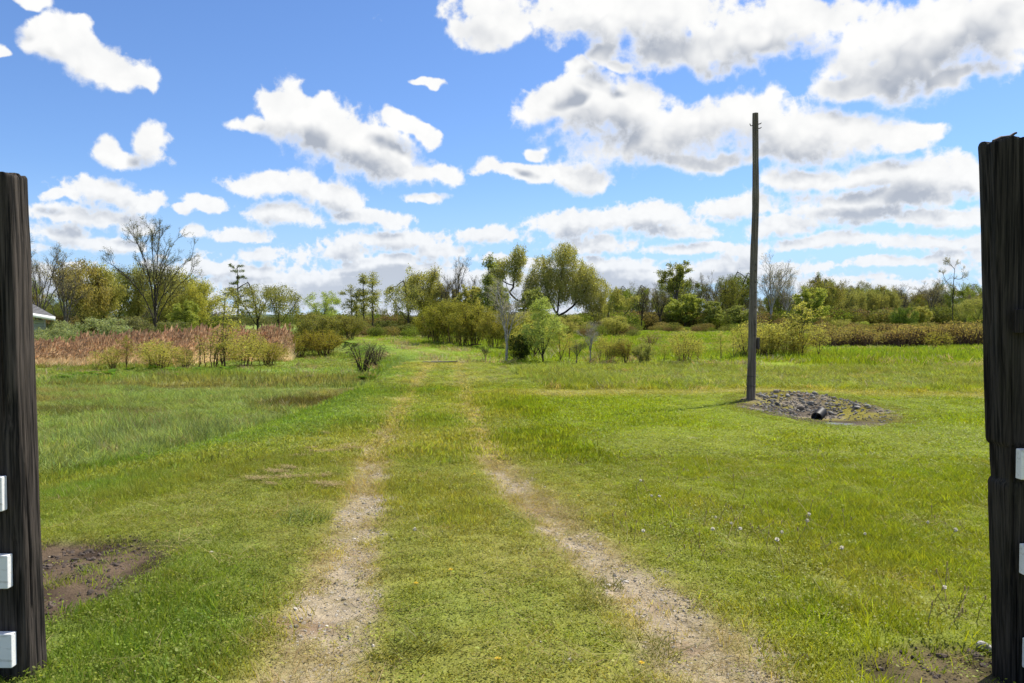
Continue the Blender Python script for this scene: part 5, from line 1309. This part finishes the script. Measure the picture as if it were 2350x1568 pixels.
# stones, drain pipe and puddle of the hollow
g = np.random.default_rng(17)
SM = [stone_mesh('stone', g, 2, M_STONE, .62) for _ in range(7)]
k = 0
while k < 295:
    a = g.random() * 6.283; q = math.sqrt(g.random()) * .95
    x, y = HC[0] + 1.36 * q * math.cos(a), HC[1] + 1.8 * q * math.sin(a)
    dens = .12 + .95 * float(ss(y, HC[1] - .5, HC[1] + .3)) * float(1 - ss(abs(x - HC[0] - .15), .75, 1.25))
    if g.random() > dens or float(hollow_r(x, y)) > .95 or abs(x - 5.47) < .16 and 13.7 < y < 14.6 or y < 13.75 and abs(x - 5.45) < .8: continue
    s = g.lognormal(math.log(.062), .40); c = np.array([(.27, .25, .215), (.19, .178, .155), (.36, .33, .28), (.24, .20, .15)][g.integers(0, 4)]) * g.uniform(.5, 1.0)
    link('stone', SM[g.integers(0, 7)], bed, loc=(x, y, float(H(x, y)) + s * .16), rot=(g.normal(0, .25), g.normal(0, .25), g.random() * 6.283), scale=(s, s * g.uniform(.6, 1), s * g.uniform(.7, 1.1)), color=c); k += 1
M_PLASTIC = m_plain('black_plastic', (.010, .010, .011), .55, .35, 20, .2)
pp = np.array((5.47, 14.0, 0)); pp[2] = float(H(5.47, 13.95)) + .045
E = empty('drain_pipe', pp, 'black corrugated drain pipe end poking out of the stony hollow', 'pipe')
ax = np.array((-.55, -1, -.05)); ax /= np.linalg.norm(ax)
s = np.linspace(-.55, .12, 78); mb = MB(); rad = .088 + .006 * np.sin(s / .026 * 2 * math.pi / 1.0)
mb.tube(np.array([ax * v for v in s]), rad, 26, False); link('barrel', mb.me('pipe_barrel', M_PLASTIC, True), E)
mb = MB(); mb.tube(np.array([ax * v for v in np.linspace(-.5, .12, 4)]), .078, 26, False); link('bore', mb.me('pipe_bore', M_PLASTIC, True), E)
th = np.linspace(0, 6.283, 27)[:-1]; U = np.cross(ax, (0, 0, 1.)); U /= np.linalg.norm(U); W = np.cross(ax, U)
ring = lambda r, v: ax * v + r * (np.cos(th)[:, None] * U + np.sin(th)[:, None] * W)
j = np.arange(26); mb = MB(); mb.add(np.vstack([ring(.078, .121), ring(.094, .121)]), np.stack([j, (j + 1) % 26, 26 + (j + 1) % 26, 26 + j], -1)); link('rim', mb.me('pipe_rim', M_PLASTIC), E)
def m_water():
    m, t, out = material('muddy_water')
    P = t.node('ShaderNodeNewGeometry'); n = t.noise(P, 30, 2, .5)
    t.l.new(princ(t, (.035, .022, .010, 1), .04, .5, bump(t, n, .08, .004)), out.inputs[0]); return m
a = np.linspace(0, 6.283, 49)[:-1]; rr = 1 + .28 * (fbm(np.cos(a) * 2 + 5, np.sin(a) * 2 + 5, 131, 3) - .5)
V = np.stack([PUD[0] + .46 * rr * np.cos(a), PUD[1] + .17 * rr * np.sin(a), np.full(48, -.165)], -1); V = np.vstack([V, (PUD[0], PUD[1], -.165)])
j = np.arange(48); tag(link('puddle', mesh('puddle', V, np.stack([j, (j + 1) % 48, np.full(48, 48)], -1), [m_water()])), kind='structure')
g = np.random.default_rng(18); n = 5200
a = g.random(n) * 6.283; q = np.sqrt(g.random(n)); x, y = HC[0] + 1.45 * q * np.cos(a), HC[1] + 1.9 * q * np.sin(a)
keep = (hollow_r(x, y) < .92) & (g.random(n) < .08 + .6 * ss(fbm(x * 1.4, y * 1.4, 411, 3), .45, .62) * ss(y, HC[1] - 1.2, HC[1])) & ~((np.abs(x - PUD[0]) < .72) & (np.abs(y - PUD[1]) < .3))
x, y = x[keep], y[keep]; n = len(x); s_ = g.lognormal(math.log(.034), .35, n)
tint = np.array([(.22, .205, .18), (.15, .14, .12), (.30, .275, .235), (.13, .11, .085)])[g.integers(0, 4, n)] * g.uniform(.6, 1.1, (n, 1))
scatter('hollow_gravel', 'small dark stones packed between the larger ones in the hollow', 'gravel', np.stack([x, y, H(x, y) + .012], -1), np.stack([g.normal(0, .3, n), g.normal(0, .3, n), g.random(n) * 6.28], -1), np.stack([s_, s_ * g.uniform(.6, 1.1, n), s_], -1), g.integers(0, 5, n), tint, P_PEB)
# weeds and moss round the hollow
g = np.random.default_rng(19); n = 4200
a = g.random(n) * 6.283; q = np.sqrt(g.uniform(.12, 1.25, n)); x, y = HC[0] + 1.5 * q * np.cos(a), HC[1] + 1.95 * q * np.sin(a)
hr = hollow_r(x, y); keep = (g.random(n) < ss(hr, .25, .9) * ss(fbm(x * 1.5, y * 1.5, 401, 3) + .16 * ss(hr, .7, 1), .38, .54)) & ~((np.abs(x - PUD[0]) < .7) & (np.abs(y - PUD[1]) < .25)) & ~((np.abs(x - 5.45) < .15) & (np.abs(y - 13.9) < .3))
x, y = x[keep], y[keep]; n = len(x); s = g.uniform(.35, .8, n)
col = lc((.25, .22, .025), (.15, .19, .025), g.random(n)); col = lc(col, (.30, .25, .09), .5 * g.random(n) ** 2)
scatter('hollow_moss', 'yellow moss and thin weeds round the stony hollow', 'moss', np.stack([x, y, H(x, y)], -1), np.stack([g.normal(0, .1, n), g.normal(0, .1, n), g.random(n) * 6.28], -1), np.stack([s, s, s * g.uniform(.5, 1.1, n)], -1), g.integers(0, 7, n), col, P_LAWN + P_WEED)

# ------------------------------------------------------------------ small plants and litter that can be counted
g = np.random.default_rng(23)
def seed_head(r):
    V, F = [], []
    d = g.normal(size=(90, 3)); d /= np.linalg.norm(d, axis=1)[:, None]
    for k, v in enumerate(d):
        u = np.cross(v, (0, .3, 1)); u /= np.linalg.norm(u) + 1e-9; w = np.cross(v, u)
        V += [v * r * .15, v * r + u * r * .16, v * r * 1.05 + w * r * .16, v * r - u * r * .16]; F.append((4 * k, 4 * k + 1, 4 * k + 2, 4 * k + 3))
    return mesh('seed_head', np.array(V), np.array(F), [M_FLUFF])
SEED = [seed_head(.019) for _ in range(2)]
mb = MB(); mb.tube([(0, 0, -.012), (0, 0, -.004), (0, 0, .006), (0, 0, .016), (0, 0, .024)], [.003, .007, .0065, .0045, .006], 7); SPENT = mb.me('spent_head', M_SPENT, True)
def flower():
    mb = MB()
    for k in range(26):
        a = k * 2.4; r = .016 * (1 - .25 * (k % 3)); z = .002 + .003 * (k % 3)
        mb.add([(0, 0, 0), (r * .7 * math.cos(a - .18), r * .7 * math.sin(a - .18), z), (r * math.cos(a), r * math.sin(a), z + .001), (r * .7 * math.cos(a + .18), r * .7 * math.sin(a + .18), z)], [(0, 1, 2, 3)])
    return mb.me('flower_head', M_PETAL)
FLOWER = flower()
STEMS = []
for k in range(4):
    mb = MB(); b = g.normal(0, .08, 2); mb.tube([(0, 0, -.02), (b[0] * .2, b[1] * .2, .35), (b[0], b[1], 1.0)], [.0028 , .0026, .0022], 5); STEMS.append((mb.me('stalk', M_STALK), b))
def dandelion(nm, label, grp, p, hgt, head, hn, s=1.):
    e = empty(nm, p, label, 'dandelion', grp, g.random() * 6.283)
    st, b = STEMS[g.integers(0, 4)]; link('stalk', st, e, scale=(1, 1, hgt)); link(hn, head, e, loc=(b[0], b[1], hgt), scale=(s, s, s))
ORD = 'first second third fourth fifth sixth seventh eighth ninth tenth eleventh twelfth thirteenth fourteenth fifteenth sixteenth seventeenth eighteenth'.split()
def rank(pts, k):
    """ordinal of pts[k] counted from the left"""
    return ORD[sorted(range(len(pts)), key=lambda i: pts[i][0]).index(k)]
C5 = lambda cx, cy: (918 + cx * .6094, 1090 + cy * .6094)
WH = ((968, 76), (1005, 85), (1214, 207), (1268, 160), (1313, 205), (1467, 135), (1765, 217), (2025, 182), (2070, 211), (947, 218), (1430, 207), (1445, 255), (1655, 285), (129, 215), (1250, 175), (880, 20), (2055, 440), (1620, 178))
for k, (cx, cyy) in enumerate(WH):
    X, Y = C5(cx, cyy); p = hit(X, Y + 24); hgt = max(.05, (24 / FPX) * p[1] * 1.05)
    dandelion('dandelion', 'white dandelion seed head right of the track, %s from the left' % rank(WH, k), 'white dandelion seed heads', p, hgt, SEED[g.integers(0, 2)], 'seed_head', g.uniform(.5, .8))
n = 0
while n < 95:
    cx, cyy = (g.normal(1250, 260), g.normal(230, 70)) if g.random() < .55 else (g.normal(2060, 60), g.normal(500, 60)) if g.random() < .25 else (g.uniform(800, 2200), g.uniform(-60, 380))
    X, Y = C5(cx, cyy)
    if not (1330 < X < 2270 and 1030 < Y < 1460): continue
    p = hit(X, Y); dandelion('spent_dandelion', 'brown spent dandelion stalk standing in the lawn right of the track', 'brown spent dandelion stalks', p, g.uniform(.06, .17), SPENT, 'spent_head', g.uniform(.5, .85)); n += 1
YF = ((190, 392), (680, 88), (250, 700), (262, 8), (865, 745), (40, 420))
for k, (cx, cyy) in enumerate(YF):
    X, Y = C5(cx, cyy); dandelion('dandelion', 'yellow dandelion flower low in the track grass, %s from the left' % rank(YF, k), 'yellow dandelion flowers', hit(X, Y), .035, FLOWER, 'flower_head', 1.1)
# little heaps of dry mown grass
def m_straw():
    m, t, out = material('dry_straw'); rnd = t.node('ShaderNodeNewGeometry', out='Random Per Island')
    t.l.new(princ(t, _scale(t, (.40, .29, .15), t.rng(rnd, 0, 1, .5, 1.3, False)), .85, .15), out.inputs[0]); return m
M_STRAW = m_straw(); HEAP = []
for k in range(3):
    n = 260; c = g.normal(0, 1, (n, 3)) * (.13, .075, .02); c[:, 2] = np.abs(c[:, 2]) + .004
    ax = g.normal(size=(n, 3)) * (1.3, 1, .35); ax /= np.linalg.norm(ax, axis=1)[:, None]; sd = np.cross(ax, (0, 0, 1.)) + g.normal(0, .2, (n, 3)); sd /= np.linalg.norm(sd, axis=1)[:, None]
    L = g.uniform(.02, .055, (n, 1)); V = np.stack([c - ax * L - sd * .0018, c - ax * L + sd * .0018, c + ax * L + sd * .0018, c + ax * L - sd * .0018], 1).reshape(-1, 3)
    HEAP.append(mesh('dry_heap', V, np.arange(n)[:, None] * 4 + np.array([[0, 1, 2, 3]]), [M_STRAW]))
DH = ((1555, 580), (1480, 600), (1430, 660), (1370, 680), (1345, 742), (1575, 705), (1578, 738), (1630, 750), (1612, 483), (1640, 575), (1720, 545), (1270, 715), (1425, 708), (1540, 560), (1740, 560))
for k, (cx, cyy) in enumerate(DH):
    p = hit(cx * .4638, 774.5 + cyy * .4638); s = g.uniform(.3, .6)
    tag(link('dry_grass_heap', HEAP[g.integers(0, 3)], None, p + (0, 0, .035), (0, 0, g.normal(0, .4)), (s * 1.2, s, s)), 'heap of dry mown grass left of the track, %s from the left' % rank(DH, k), 'grass heap', 'dry grass heaps on the verge')
# broad-leaved marsh plants
BROAD = []
for q in range(3):
    V, F = [], []; m = 0
    for k in range(11):
        a = g.random() * 6.283; L = g.uniform(.22, .42); w = L * .30; tilt = g.uniform(.35, 1.1); dr = np.array((math.cos(a), math.sin(a), 0)); sd = np.array((-dr[1], dr[0], 0))
        for i, t_ in enumerate(np.linspace(0, 1, 5)):
            c = dr * L * t_ * math.cos(tilt * (1 - .5 * t_)) + np.array((0, 0, L * (math.sin(tilt) * t_ - .35 * t_ * t_) + .03)); ww = w * math.sin(math.pi * min(.97, .08 + .9 * t_)) ** .8
            V += [c - sd * ww + (0, 0, ww * .3), c, c + sd * ww + (0, 0, ww * .3)]
        for i in range(4): F += [(m + 3 * i, m + 3 * i + 1, m + 3 * i + 4, m + 3 * i + 3), (m + 3 * i + 1, m + 3 * i + 2, m + 3 * i + 5, m + 3 * i + 4)]
        m += 15
    BROAD.append(mesh('broad_leaves', np.array(V), np.array(F), [M_LEAF], smooth=True))
MP = ((320, 205), (380, 195), (430, 190), (480, 200), (300, 215), (350, 212), (545, 195), (735, 195), (870, 170), (890, 200), (985, 165), (640, 165), (760, 165), (1120, 165))
for k, (cx, cyy) in enumerate(MP):
    p = hit(cx * .4638, 776 + cyy * .4638); s = g.uniform(.9, 1.5)
    tag(link('marsh_plant', BROAD[g.integers(0, 3)], None, p, (0, 0, g.random() * 6.28), (s, s, s), (.13, .24, .03)), 'broad-leaved marsh plant before the left shrubs, %s from the left' % rank(MP, k), 'plant', 'broad-leaved marsh plants')
for k, (cx, cyy) in enumerate(((1800, 216), (1850, 206))):
    p = hit(cx * .4638, 776 + cyy * .4638)
    tag(link('marsh_plant', BROAD[k], None, p, (0, 0, k), (1.3, 1.3, 1.2), (.10, .20, .025)), ['lower clump of big dark green leaves below the bare shrub', 'upper clump of big dark green leaves below the bare shrub'][k], 'plant')
# fallen stick and pebbles
p = hit(844, 861); mb = MB(); mb.tube([(-.22, 0, .04), (0, .02, .12), (.16, 0, .05), (.3, -.05, .03)], [.02, .028, .024, .012], 7)
tag(link('broken_stick', mb.me('broken_stick', M_BOARD, True), None, p), 'pale broken stick lying at the foot of the bare shrub', 'stick')
for k, (X, Y, s) in enumerate(((2255, 1489, .075), (2275, 1497, .06))):
    p = hit(X, Y); tag(link('pebble', SM[k], None, p + (0, 0, s * .15), (0, 0, k), (s, s * .7, s), color=(.42, .40, .36)), ['larger pale pebble on bare earth beside the right post', 'smaller pale pebble touching the foot of the right post'][k], 'pebble')
# grassy tussocks left standing in the track
TUS = [tuft('tussock', 150, .13, .05, .13, .0045, .8, WIND, .7, segs=3) for _ in range(2)]
M_TUS = m_leaf('tussock_grass', 'object', .42, .5, .5, .25)
for me in TUS: me.materials.clear(); me.materials.append(M_TUS)
for k, (X, Y, lab) in enumerate(((1378, 1345, 'small grass tussock on the gravel of the right rut, upper one'), (1355, 1385, 'small grass tussock at the inner edge of the right rut'), (1490, 1495, 'grass tussock in the right rut near the bottom edge'), (940, 1500, 'dry grass tussock beside the left rut near the bottom edge'), (910, 1320, 'grass tussock just right of the left rut'), (700, 1195, 'long grass tussock left of the left rut'))):
    p = hit(X, Y); s = [.9, 1.0, 1.1, 1.3, .8, 1.5][k]
    tag(link('grass_tussock', TUS[k % 2], None, p, (0, 0, k), (s * 1.2, s, s * .8), (.19, .20, .04) if k != 5 else (.15, .21, .035)), lab, 'tussock')
